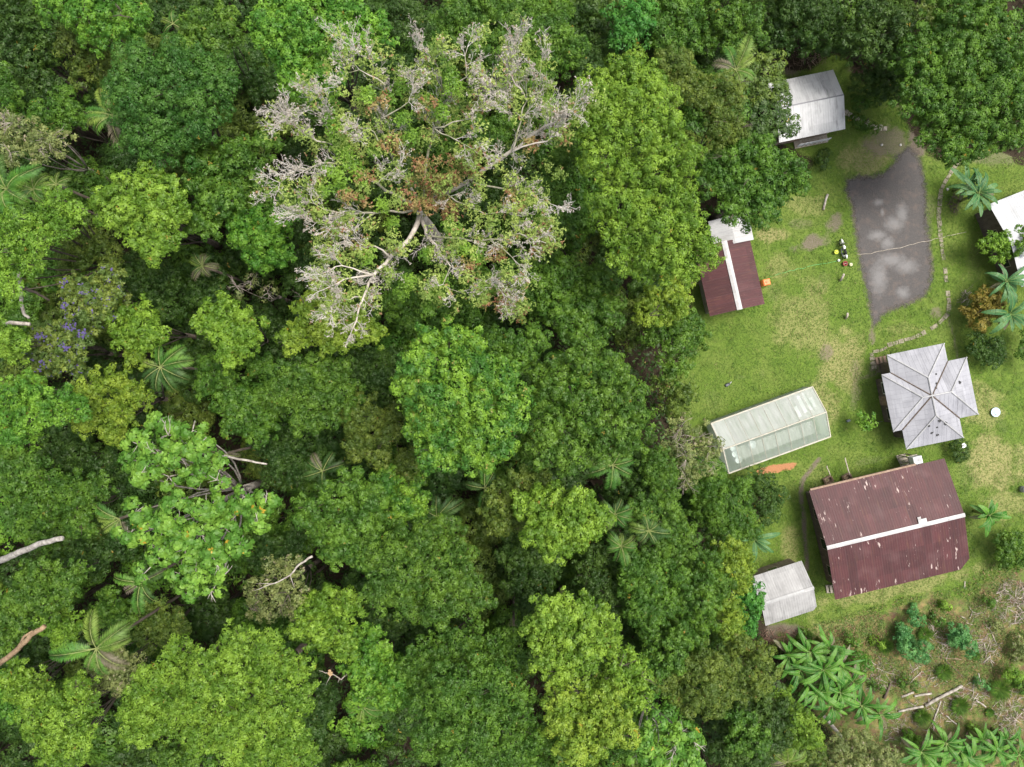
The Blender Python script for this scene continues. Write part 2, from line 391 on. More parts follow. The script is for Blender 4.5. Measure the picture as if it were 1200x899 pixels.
# slab path and board path
SLAB = surf('path_slab', mottled((.13,.115,.08), (.29,.26,.19), 3.2), .9, (14, .5, .02))
def slab_path(name, pl, wid, step, seed, mat=SLAB, h=.05, gapf=.08, skip=.0, taper=None):
    r = random.Random(seed); mb = MB(); pts = [P(a, b) for a, b in pl]
    for a, b in zip(pts[:-1], pts[1:]):
        L = (b-a).length; n = max(1, round(L/step)); d = (b-a).normalized(); ang = math.atan2(d.y, d.x)
        for k in range(n):
            if r.random() < skip: continue
            c = a+(b-a)*((k+.5)/n)
            mb.box((c.x+r.uniform(-.03,.03), c.y+r.uniform(-.03,.03), h/2), (L/n*(1-gapf)*r.uniform(.85,1), wid*r.uniform(.8,1.15), h*r.uniform(.8,1.2)), ang+r.uniform(-.06,.06), bev=.012)
    return tag(mb.build(name, mat), None, None, kind='structure')
slab_path('path', [(1127,184),(1118,197),(1109,210),(1103,221),(1101,235),(1100,250),(1101,266),(1103,285),(1106,305),(1108,322),(1110,340),(1112,356),(1112,366),(1106,373),(1099,380),(1090,386),(1079,392),(1066,397),(1052,401),(1040,405)], .38, .6, 3, skip=.04, gapf=.05)
slab_path('path', [(1040,407),(1030,411),(1022,413)], .28, .5, 4)
slab_path('path', [(1021,413),(1024,433)], .45, .45, 6)
slab_path('path', [(989,131),(1002,138),(1014,144),(1024,149),(1040,151)], .5, .45, 5, mat=WOOD)

# ------------------------------------------------------------------ buildings
def sheets(ns, ls, c, w_=.78, amt=.28):
    oc = objco(ns, ls); sx = ns.new('ShaderNodeSeparateXYZ'); ls.new(oc, sx.inputs[0])
    f = math_(ns, ls, 'FLOOR', math_(ns, ls, 'DIVIDE', sx.outputs[0], w_)); g = math_(ns, ls, 'FLOOR', math_(ns, ls, 'DIVIDE', sx.outputs[1], 1.9))
    wn = ns.new('ShaderNodeTexWhiteNoise'); wn.noise_dimensions = '2D'; cb = ns.new('ShaderNodeCombineXYZ'); ls.new(f, cb.inputs[0]); ls.new(g, cb.inputs[1]); ls.new(cb.outputs[0], wn.inputs['Vector'])
    h = ns.new('ShaderNodeHueSaturation'); ls.new(c, h.inputs['Color']); ls.new(mapr(ns, ls, wn.outputs['Value'], 0, 1, 1-amt, 1+amt*.5), h.inputs['Value'])
    lap = math_(ns, ls, 'FRACT', math_(ns, ls, 'DIVIDE', sx.outputs[0], w_)); edge = mapr(ns, ls, lap, .0, .05, .35, 0)
    return mixc(ns, ls, edge, h.outputs[0], (.08,.07,.07))
def zinc(name, a, b, dirt, dirtamt, streak=(1.6, .18, 1)):
    def fn(ns, ls):
        st = noise(ns, ls, objco(ns, ls, streak), 1.5, 6, .65); big = noise(ns, ls, objco(ns, ls), .7, 4)
        c = mixc(ns, ls, mapr(ns, ls, big, .35, .65), a, b)
        return sheets(ns, ls, mixc(ns, ls, math_(ns, ls, 'MULTIPLY', mapr(ns, ls, st, .52, .78), dirtamt), c, dirt), amt=.14)
    return surf(name, fn, .55, None, .4)
def redroof(name, worn):
    def fn(ns, ls):
        st = noise(ns, ls, objco(ns, ls, (1.8, .2, 1)), 2.2, 5, .6); big = noise(ns, ls, objco(ns, ls), .8, 4)
        c = mixc(ns, ls, mapr(ns, ls, big, .3, .7), (.056,.0165,.0175), (.076,.022,.0235))
        c = mixc(ns, ls, mapr(ns, ls, st, .45, .8, 0, .55), c, (.042,.016,.017))
        c = mixc(ns, ls, mapr(ns, ls, noise(ns, ls, objco(ns, ls, (3.5, .16, 1)), 2.0, 4, .6), .56, .74, 0, .6), c, (.115,.05,.028))
        c = mixc(ns, ls, mapr(ns, ls, noise(ns, ls, objco(ns, ls), .55, 3, .5), .52, .7, 0, .4), c, (.12,.06,.06))
        c = mixc(ns, ls, mapr(ns, ls, noise(ns, ls, objco(ns, ls), 11, 2, .5), .70, .74, 0, .8), c, (.035,.03,.02))
        c = sheets(ns, ls, c, amt=.26)
        sp = noise(ns, ls, objco(ns, ls, (1.5, .35, 1)), 2.3, 5, .62); gate = noise(ns, ls, objco(ns, ls), .35, 2)
        k = mapr(ns, ls, math_(ns, ls, 'ADD', sp, math_(ns, ls, 'MULTIPLY', math_(ns, ls, 'SUBTRACT', gate, .5), .35)), worn, worn+.05)
        c = mixc(ns, ls, k, c, (.40,.31,.28))
        sp2 = noise(ns, ls, objco(ns, ls), 7, 2, .5)
        return mixc(ns, ls, mapr(ns, ls, sp2, .74, .78, 0, .6), c, (.35,.2,.18))
    return surf(name, fn, .6, None, .35)
RED1 = redroof('red_zinc_worn', .645); RED2 = redroof('red_zinc', .95)
Z_LIGHT = zinc('light_zinc', (.48,.48,.49), (.60,.60,.605), (.17,.165,.17), .75)
Z_SHED = zinc('weathered_white_zinc', (.40,.40,.405), (.50,.50,.50), (.13,.127,.125), .85)
Z_ANNEX = zinc('annex_zinc', (.31,.31,.31), (.40,.395,.39), (.2,.19,.18), .8)
Z_GREY = zinc('grey_zinc', (.25,.245,.24), (.34,.335,.33), (.12,.12,.12), .85)
Z_HOUSE = zinc('lilac_grey_zinc', (.25,.25,.272), (.31,.31,.332), (.16,.16,.18), .85)
Z_WHITE = zinc('white_zinc', (.37,.38,.39), (.43,.43,.44), (.26,.26,.25), .85)
CAPW = zinc('white_ridge_metal', (.36,.35,.345), (.46,.45,.44), (.24,.2,.18), .7)
WALLW = surf('board_wall', mottled((.17,.13,.10), (.27,.22,.17), 4, (1,1,.3)), .85, (12, .4, .01))
WALLD = surf('dark_board_wall', mottled((.09,.07,.06), (.15,.12,.10), 4, (1,1,.3)), .85, (12, .4, .01))
WALLP = surf('pale_plank_wall', mottled((.36,.33,.29), (.5,.47,.42), 4, (1,1,.3)), .85, (12, .4, .01))
GLASS = surf('dark_window_glass', lambda ns, ls: (.02,.025,.03), .08, None, .6)

def ribbed(mb, x0, x1, A, B, period=.22, h=.010, thick=.03, corner=0.0):
    """sheet from ridge point A=(y,z) down to eave B=(y,z) between x0 and x1, trapezoid ribs along the slope; corner cuts the far eave corner"""
    A = Vector((0, *A)); B = Vector((0, *B)); sl_ = (B-A); nrm = Vector((1,0,0)).cross(sl_).normalized()
    if nrm.z < 0: nrm = -nrm
    n = max(2, int((x1-x0)/period)); xs = []
    for i in range(n):
        p = (x1-x0)/n; b = x0+i*p
        xs += [(b, 0), (b+.4*p, 0), (b+.5*p, h), (b+.82*p, h), (b+.92*p, 0)]
    xs.append((x1, 0))
    o = len(mb.v); m = len(xs)
    for x, hh in xs:
        cut = max(0.0, (x-(x1-corner))) if corner > 0 else 0.0
        f = 1 - cut/max(sl_.length, .01)
        for q, t in ((A, 0), (A+sl_*f, 0), (A, -thick), (A+sl_*f, -thick)):
            p = q + nrm*(hh+t); mb.v.append((x, p.y, p.z))
    for i in range(m-1):
        a = o+i*4; b = a+4
        mb.f += [(a, b, b+1, a+1), (a+2, a+3, b+3, b+2), (a, a+2, b+2, b), (a+1, b+1, b+3, a+3)]
    mb.f += [(o, o+1, o+3, o+2), (o+(m-1)*4, o+(m-1)*4+2, o+(m-1)*4+3, o+(m-1)*4+1)]
def fit(c4, z):
    """eave corners (ridge-start side A, A', then B, B'): a=first end of edge 1, b=other end of edge 1, c,d the opposite edge (c beside b)"""
    a, b, c, d = [P(x, y, z) for x, y in c4]
    u = ((b-a)+(c-d)); u.z = 0; L = u.length/2; u.normalize()
    v = Vector((-u.y, u.x, 0)); Wd = abs((((d-a)+(c-b))/2).dot(v))
    return (a+b+c+d)/4, math.atan2(u.y, u.x), L, Wd
def window(mb_f, mb_g, x, y, z, w_, h_, ax_):
    if ax_ == 'x': mb_f.box((x, y, z), (w_+.12, .05, h_+.12)); mb_g.box((x, y, z), (w_, .062, h_))
    else: mb_f.box((x, y, z), (.05, w_+.12, h_+.12)); mb_g.box((x, y, z), (.062, w_, h_))
def gable(name, label, cat, c4, ez, rz_, roofm, capm, wallm, inset=.45, offs=0.0, slopes=None, corner=0.0, capw=.4, wins=(), doors=(), gablefill=True):
    c, ang, L, Wd = fit(c4, ez)
    t = thing(name, label, cat, (c.x, c.y, 0), ang)
    x0, x1 = -L/2, L/2
    # slopes: ridge at y=offs
    for sgn in (1, -1):
        mb = MB(); ribbed(mb, x0, x1, (offs, ez+rz_), (sgn*Wd/2, ez), corner=corner if sgn < 0 else 0)
        mb.build('roof_slope', (slopes or {}).get(sgn, roofm), t)
    if capm:
        mb = MB()
        for sgn in (1, -1):
            sl_ = rz_/(Wd/2-sgn*offs)
            vs = [(x0-.03, offs, ez+rz_+.075), (x1+.03, offs, ez+rz_+.075), (x1+.03, offs+sgn*capw/2, ez+rz_+.075-capw/2*sl_), (x0-.03, offs+sgn*capw/2, ez+rz_+.075-capw/2*sl_)]
            mb.add(vs+[(p[0], p[1], p[2]-.02) for p in vs], [(0,1,2,3),(7,6,5,4),(3,2,6,7),(0,3,7,4),(1,0,4,5),(2,1,5,6)])
        mb.build('ridge_cap', capm, t)
    wx, wy = L/2-inset, Wd/2-inset; wt = .12
    wl = MB()
    wzs = ez - .03 + inset/(Wd/2)*rz_*.6
    for sy in (1, -1): wl.box((0, sy*(wy-wt/2), wzs/2), (2*wx, wt, wzs))
    for sx in (1, -1):
        xa = sx*(wx-wt/2)
        pts = [(-(wy-wt), 0), (wy-wt, 0), (wy-wt, wzs), (offs*.9, ez+rz_-.08), (-(wy-wt), wzs)]
        vs = [(xa-wt/2, y, z) for y, z in pts]+[(xa+wt/2, y, z) for y, z in pts]
        wl.add(vs, [(4,3,2,1,0),(5,6,7,8,9)]+[(i, (i+1) % 5, (i+1) % 5+5, i+5) for i in range(5)])
    wl.build('wall', wallm, t)
    for (side, pos, z, w_, h_) in wins:
        f = MB(); g = MB()
        if side in 'ns': y = wy if side == 'n' else -wy; f.box((pos*wx, y, z), (w_+.14, .05, h_+.14)); g.box((pos*wx, y, z), (w_, .066, h_)); g.box((pos*wx, y, z), (w_*.02, .07, h_))
        else: x = wx if side == 'e' else -wx; f.box((x, pos*wy, z), (.05, w_+.14, h_+.14)); g.box((x, pos*wy, z), (.066, w_, h_))
        fo = f.build('window', WOOD, t); g.build('pane', GLASS, fo)
    for (side, pos, w_, h_) in doors:
        f = MB(); k = MB()
        if side in 'ns':
            y = wy if side == 'n' else -wy; f.box((pos*wx, y, h_/2+.05), (w_, .06, h_)); k.box((pos*wx+w_*.38, y, 1.05), (.05, .14, .05), bev=.012)
        else:
            x = wx if side == 'e' else -wx; f.box((x, pos*wy, h_/2+.05), (.06, w_, h_)); k.box((x, pos*wy+w_*.38, 1.05), (.14, .05, .05), bev=.012)
        d = f.build('door', BROWNWOOD, t); k.build('handle', Z_GREY, d)
    return t, L, Wd, ang, c

# long red-roofed building (bottom right)
barn, bL, bW, bA, bC = gable('long_house', 'large long building with worn red metal roof, white ridge strip and white flaking patches', 'building',
    [(978,704),(1137,664),(1107,538),(949,574)], 3.2, 1.05, RED1, CAPW, WALLD, inset=.75, corner=.9, capw=.36,
    wins=[('w',.55,1.6,.9,1.0),('w',-.1,1.6,.9,1.0),('w',-.7,1.6,.9,1.0),('n',-.75,1.6,1.0,1.0),('n',-.1,1.6,1.0,1.0),('s',.3,1.6,1.0,1.0),('e',.3,1.6,1.,1.)], doors=[('n',-.45,.9,2.0),('n',.45,.9,2.0)])
mb = MB(); mb.box((-bL*.1, bW/2+.07, 3.14), (bL*.78, .16, .2)); mb.build('fascia_board', BROWNWOOD, barn)
mb = MB(); mb.box((bL*.20, .33, 4.28), (.75, .42, .02)); mb.box((bL*.20-.2, .62, 4.22), (.3, .25, .02)); mb.build('roof_patch', CAPW, barn)
# small red-roofed house with a white-roofed lean-to behind
h2, L2, W2_, A2, C2 = gable('red_roofed_house', 'small house with smooth maroon metal roof and white ridge strip at the forest edge', 'house',
    [(832,371),(813,288),(879,281),(896,356)], 2.7, .75, RED2, CAPW, WALLP, inset=.4, capw=.5, wins=[('n',.3,1.5,.8,.9)], doors=[('w',-.3,.9,1.9)])
t = thing('white_roofed_annex', 'small annex with weathered white roof joined to the maroon roofed house, half under trees', 'building',
          P(857, 270, 2.9).xy.to_3d(), A2)
for sgn in (1, -1):
    mb = MB(); ribbed(mb, -1.25, 1.25, (0, 3.25), (sgn*W2_*.36, 2.8)); mb.build('roof_slope', Z_ANNEX, t)
mb = MB(); mb.box((0, 0, 1.35), (2.0, W2_*.6, 2.7)); mb.build('wall', WALLP, t)
# top shed with veranda rail
sh, sL, sW, sA, sC = gable('white_roofed_shed', 'white metal roofed cabin with grey dirt streaks and seam along the ridge', 'shed',
    [(911,168),(990,151),(977,82),(901,97)], 2.9, .95, Z_SHED, None, WALLW, inset=.5, wins=[('s',.3,1.6,.9,.9),('e',0,1.6,.9,.9)], doors=[('s',-.25,.85,1.95)])
mb = MB(); mb.box((0, .05, 3.85), (sL, .12, .03)); mb.build('ridge_cap', surf('ridge_dark', lambda ns, ls: (.2,.2,.21), .7), sh)
mb = MB()
for i in range(7): mb.box((-sL*.02+i*sL*.075-.2, -sW/2-.1, .55), (.07, .07, 1.1))
for z in (.55, .82, 1.08): mb.box((sL*.2-.2, -sW/2-.1, z), (sL*.5, .05, .07))
mb.build('veranda_rail', surf('white_paint', mottled((.55,.55,.55), (.7,.7,.7), 3), .6), sh)
mb = MB(); mb.box((sL*.2-.2, -sW/2+.15, .15), (sL*.52, .7, .12)); mb.build('veranda_floor', WOOD, sh)
# grey shed
gs, gL, gW, gA, gC = gable('grey_roofed_shed', 'small shed with weathered grey metal roof beside the large red roof', 'shed',
    [(893,735),(957,714),(940,657),(883,675)], 2.5, .95, Z_GREY, Z_ANNEX, WALLW, inset=.3, corner=.35, capw=.3, wins=[('n',0,1.5,.8,.7)], doors=[('e',0,.8,1.9)])
# white roofed building at right edge
wb, wL, wW, wA, wC = gable('white_roofed_building', 'bright white roofed building cut off by the right edge behind banana plants', 'building',
    [(1197,332),(1270,312),(1232,206),(1159,244)], 2.9, .8, Z_WHITE, None, WALLD, inset=.4, wins=[('w',.3,1.5,1.0,.9),('w',-.4,1.5,1.,.9)])

# ---- cross-roofed house
def cross_house():
    ez = 3.0; c = P(1084, 463.5, ez); ang = R(11.6)
    t = thing('cross_roofed_house', 'pale grey house with four hipped roof wings meeting at a central point', 'house', (c.x, c.y, 0), ang)
    wv = 2.62; Ls = {0: 4.35, 90: 4.25, 180: 3.45, 270: 4.4}; sl_ = .42; rz_ = wv*sl_
    for d, L in Ls.items():
        M = Matrix.Rotation(R(d), 4, 'Z'); ap = max(L-wv, .15)
        planes = [((0,0,rz_), (ap,0,rz_), (L,wv,0), (wv,wv,0)), ((0,0,rz_), (wv,-wv,0), (L,-wv,0), (ap,0,rz_)), ((ap,0,rz_), (L,-wv,0), (L,wv,0))]
        mb = MB()
        for pl in planes:
            vs = [M @ Vector(p) + Vector((0,0,ez)) for p in pl]
            n = len(vs); nn = (vs[1]-vs[0]).cross(vs[2]-vs[0]).normalized(); nn = nn if nn.z > 0 else -nn
            lo = [v - Vector((0,0,.05)) for v in vs]
            mb.add(vs+lo, [tuple(range(n)), tuple(range(2*n-1, n-1, -1))]+[(i, (i+1) % n, (i+1) % n+n, i+n) for i in range(n)])
        wing = mb.build('roof_wing', Z_HOUSE, t)
        rb = MB()   # sheet seams running down each slope
        for pl, ddir in ((planes[0], 1), (planes[1], -1)):
            k = 0.3
            while k < L-.1:
                top = rz_ if k <= ap else rz_*(L-k)/(L-ap)
                ytop = 0 if k <= ap else wv*(k-ap)/(L-ap)
                ybot = wv if k >= wv else k
                a = M @ Vector((k, ddir*ytop, top+.012)); b = M @ Vector((k, ddir*ybot, (1-ybot/wv)*rz_+.012))
                if (a-b).length > .2: rb.tube([a+Vector((0,0,ez-.008)), b+Vector((0,0,ez-.008))], .010, 4, False)
                k += .42
        y = -wv+.3
        while y < wv:
            a = M @ Vector((L, y, .012)); xt = ap+(L-ap)*abs(y)/wv; b = M @ Vector((xt, y, rz_*(1-abs(y)/wv)+.012))
            if (a-b).length > .2: rb.tube([a+Vector((0,0,ez-.008)), b+Vector((0,0,ez-.008))], .010, 4, False)
            y += .42
        rb.build('sheet_seams', Z_HOUSE, wing)
        cp = MB(); up = Vector((0,0,ez+.03))
        for a, b in (((0,0,rz_), (ap,0,rz_)), ((ap,0,rz_), (L,wv,0)), ((ap,0,rz_), (L,-wv,0))):
            cp.tube([M @ Vector(a)+up, M @ Vector(b)+up], .06, 6)
        cp.build('ridge_cap', Z_ANNEX, wing)
        vl = MB(); vl.tube([M @ Vector((.1,.1,rz_-.02))+up, M @ Vector((wv,wv,0))+up], .055, 5); vl.build('valley_gutter', DARKWOOD, wing)
    wl = MB(); iw = wv-.6; wt = .12
    for d, L in Ls.items():
        M = Matrix.Rotation(R(d), 4, 'Z'); iL = L-.8
        wl.box((iL-wt/2, 0, 1.5), (wt, 2*iw, 2.98), M=M)
        for s in (1, -1): wl.box(((iL-wt+iw)/2, s*(iw-wt/2), 1.5), (iL-wt-iw, wt, 2.98), M=M)
    wl.build('wall', WALLD, t)
    for d in (180, 90, 0, 270):
        M = Matrix.Rotation(R(d), 4, 'Z'); L = Ls[d]-.8
        for y in (-1.2, 1.2):
            f = MB(); g = MB(); f.box((L+.012, y, 1.6), (.05, 1.1, 1.2), M=M); g.box((L+.02, y, 1.6), (.06, .95, 1.05), M=M)
            fo = f.build('window', surf('frame_white', lambda ns, ls: (.6,.6,.58), .6) if d == 180 and y < 0 else WOOD, t); g.build('pane', GLASS, fo)
    f = MB(); M = Matrix.Rotation(R(180), 4, 'Z'); f.box((Ls[180]-.78, 0, 1.05), (.06, .85, 2.0), M=M); f.build('door', BROWNWOOD, t)
    k = MB()
    r = random.Random(4)
    for x, y in ((.75,.95),(.95,1.75),(.35,-2.3),(-.6,-2.6),(.15,-2.9),(.9,-2.7),(.55,.55),(2.9,.6),(-.3,-3.3),(.2,-3.6)):
        # tar patches lie on the slope
        h = ez+rz_*(1-min(abs(x), abs(y))/wv)
        if max(abs(x),abs(y)) > 1.75: h = min(h, ez+rz_*(1-(max(abs(x),abs(y))-1.75)/wv))
        k.box((x, y, h+.02), (r.uniform(.14,.3), r.uniform(.14,.3), .03), r.random())
    k.build('tar_patch', surf('tar', lambda ns, ls: (.03,.03,.03), .8), t)
    return t
cross_house()

# porch steps left of the cross house
def steps(label, px, py, rz, n, w_, mat, cat='steps', rise=.18):
    c = P(px, py); t = thing('wooden_steps', label, cat, c, rz)
    for i in range(n):
        mb = MB(); mb.box((0, i*.28, rise*(i+1)-.02), (w_, .25, .04), bev=.008); mb.build('tread', mat, t)
    mb = MB()
    for s in (1, -1): mb.tube([(s*w_/2, -.1, .02), (s*w_/2, n*.28-.1, rise*n-.05)], .04, 6)
    mb.build('stringer', mat, t); return t
steps('weathered wooden steps climbing to the upper side of the large red roof', 1055, 534, R(192), 5, .8, WOOD)
steps('short plank steps between the grey shed and the large red roof', 969, 690, R(-80), 4, .7, WOOD)
steps('narrow brown steps at the left corner of the cross-roofed house', 1027, 423, R(-78), 3, .6, BROWNWOOD)

# ---- greenhouse
def greenhouse():
    ez = 2.2; rz_ = 1.0
    c, ang, L, Wd = fit([(858,554),(973,511),(952,454),(829,497)], ez)
    t = thing('greenhouse', 'long greenhouse covered in milky plastic sheeting on pale timber frame', 'greenhouse', (c.x, c.y, 0), ang)
    def film(name, alpha, a):
        m, ns, ls = newmat(name); oc = objco(ns, ls)
        n_ = noise(ns, ls, objco(ns, ls, (1.5, .4, 1)), 1.6, 5, .6)
        d = ns.new('ShaderNodeBsdfDiffuse'); ls.new(mixc(ns, ls, mapr(ns, ls, n_, .35, .7), a, (a[0]*.62, a[1]*.68, a[2]*.6)), d.inputs[0])
        tr = ns.new('ShaderNodeBsdfTranslucent'); tr.inputs[0].default_value = (.85, .9, .88, 1)
        tp = ns.new('ShaderNodeBsdfTransparent'); tp.inputs[0].default_value = (.9, .95, .93, 1)
        m1 = ns.new('ShaderNodeMixShader'); m1.inputs[0].default_value = .45; ls.new(d.outputs[0], m1.inputs[1]); ls.new(tr.outputs[0], m1.inputs[2])
        m2 = ns.new('ShaderNodeMixShader'); ls.new(mapr(ns, ls, n_, .3, .75, alpha-.08, alpha+.08), m2.inputs[0])
        ls.new(tp.outputs[0], m2.inputs[1]); ls.new(m1.outputs[0], m2.inputs[2])
        g = ns.new('ShaderNodeBsdfGlossy'); g.inputs['Roughness'].default_value = .3
        m3 = ns.new('ShaderNodeMixShader'); m3.inputs[0].default_value = .05; ls.new(m2.outputs[0], m3.inputs[1]); ls.new(g.outputs[0], m3.inputs[2])
        o = ns.new('ShaderNodeOutputMaterial'); ls.new(m3.outputs[0], o.inputs[0]); return m
    F1 = film('milky_plastic_film', .86, (.60,.61,.585)); F2 = film('clear_plastic_film', .56, (.46,.51,.46)); F3 = film('white_plastic_film', .95, (.68,.69,.67)); F4 = film('bare_clear_film', .42, (.5,.57,.52))
    nb = 8; bw = L/nb; off = .25
    nside = [F3, F1, F1, F1, F1, F1, F1, F1]; sside = [F4, F2, F2, F2, F2, F2, F2, F2]
    for sgn, mats in ((1, nside), (-1, sside)):
        for i in range(nb):
            x0 = -L/2+i*bw+.01; x1 = x0+bw-.02; mb = MB()
            yo = off*.0
            nseg = 6
            for k in range(nseg):
                xa = x0+(x1-x0)*k/nseg; xb = x0+(x1-x0)*(k+1)/nseg
                ja = .012*math.sin(k*1.9+i); jb = .012*math.sin((k+1)*1.9+i)
                ym = sgn*Wd*.25; zm = ez+rz_*.5
                mb.add([(xa,yo,ez+rz_+.03),(xb,yo,ez+rz_+.03),(xb,ym,zm+.03-jb*2),(xa,ym,zm+.03-ja*2),(xb,sgn*Wd/2,ez+.03),(xa,sgn*Wd/2,ez+.03)],
                       [(0,1,2,3),(3,2,4,5)] if sgn < 0 else [(3,2,1,0),(5,4,2,3)])
            mb.build('roof_panel', mats[i], t)
    for (x, y0, y1) in ((L*.27,.35,1.35),(L*.335,.55,2.1),(L*.385,.6,2.2),(L*.43,.7,1.6)):   # strips of double film laid on the upper slope
        zz = lambda y: ez+rz_*(1-y/(Wd/2))+.05
        mb = MB(); mb.add([(x-.16,y0,zz(y0)),(x+.16,y0,zz(y0)),(x+.16,y1,zz(y1)),(x-.16,y1,zz(y1))]+[(x-.16,y0,zz(y0)-.01),(x+.16,y0,zz(y0)-.01),(x+.16,y1,zz(y1)-.01),(x-.16,y1,zz(y1)-.01)], [(0,1,2,3),(7,6,5,4),(0,4,5,1),(1,5,6,2),(2,6,7,3),(3,7,4,0)])
        mb.build('film_patch', F3, t)
    for sgn in (1, -1):
        mb = MB(); mb.add([(-L/2, sgn*(Wd/2-.03), .05),(L/2, sgn*(Wd/2-.03), .05),(L/2, sgn*(Wd/2-.03), ez-.04),(-L/2, sgn*(Wd/2-.03), ez-.04)], [(0,1,2,3)]); mb.build('side_film', F2, t)
        mb = MB(); x = sgn*(L/2-.02); mb.add([(x,-Wd/2+.03,.05),(x,Wd/2-.03,.05),(x,Wd/2-.03,ez),(x,0,ez+rz_-.03),(x,-Wd/2+.03,ez)], [(0,1,2,3,4)]); mb.build('end_film', F2, t)
    GW = surf('pale_timber', mottled((.38,.36,.29), (.5,.47,.4), 3), .8)
    fr = MB()
    for i in range(nb+1):
        x = -L/2+i*bw
        for s in (1, -1):
            fr.tube([(x, s*Wd/2, ez-.03), (x, 0, ez+rz_-.02)], .04, 5); fr.tube([(x, s*(Wd/2-.05), 0), (x, s*(Wd/2-.05), ez)], .05, 6)
    for i in range(1, nb):
        for s in (1, -1): fr.tube([(-L/2+i*bw, s*Wd/2, ez+.05), (-L/2+i*bw, 0, ez+rz_+.05)], .018 if s > 0 else .024, 4)
    fr.tube([(-L/2, 0, ez+rz_+.05), (L/2, 0, ez+rz_+.05)], .06, 6)
    for s in (1, -1):
        fr.tube([(-L/2, s*Wd/2, ez+.04), (L/2, s*Wd/2, ez+.04)], .07, 6)
        for e in (1, -1): fr.tube([(e*L/2, s*Wd/2, ez+.04), (e*L/2, 0, ez+rz_+.05)], .06, 6)
    fr.tube([(-L/2, -Wd/2-.25, .9), (L/2, -Wd/2-.25, .9)], .05, 6)
    fr.build('timber_frame', GW, t)
    M = Matrix.Translation((c.x, c.y, 0)) @ Matrix.Rotation(ang, 4, 'Z')
    TR = surf('seed_tray', mottled((.05,.06,.04), (.14,.2,.08), 5), .8); BENCH = surf('bench_board', mottled((.4,.38,.33), (.52,.5,.44), 3), .8)
    for s in (1, -1):
        b = thing('potting_bench', 'pale potting bench along the %s wall inside the greenhouse' % ('upper' if s > 0 else 'lower'), 'bench', (M @ Vector((0.3, s*Wd*.27, 0))), ang)
        mb = MB(); mb.box((0, 0, .8), (L*.82, 1.2, .05)); mb.build('bench_top', BENCH, b)
        for x in (-L*.38, 0, L*.38):
            for y in (-.5, .5):
                mb = MB(); mb.box((x, y, .388), (.07, .07, .775)); mb.build('leg', BENCH, b)
    WHT = surf('white_basin', lambda ns, ls: (.85,.87,.86), .4)
    for (px, py, rr, lab) in ((881,521,.34,'white round basin alone in the middle of the greenhouse'),(859,525,.3,'white round tub next to the greenhouse ridge near its tree-covered end'),
                              (865,539,.3,'white round tub nearest the lower greenhouse wall'),(861,532,.3,'middle white round tub in the row of three inside the greenhouse')):
        p = P(px, py, 1.0)
        mb = MB(); mb.lathe([(rr*.8, .828), (rr, 1.1), (rr+.03, 1.12), (rr-.02, 1.12), (rr*.78, .9), (.01, .88)], (p.x, p.y, 0), 20)
        tag(mb.build('round_basin', WHT, None, True), lab, 'basin')
    return t
greenhouse()

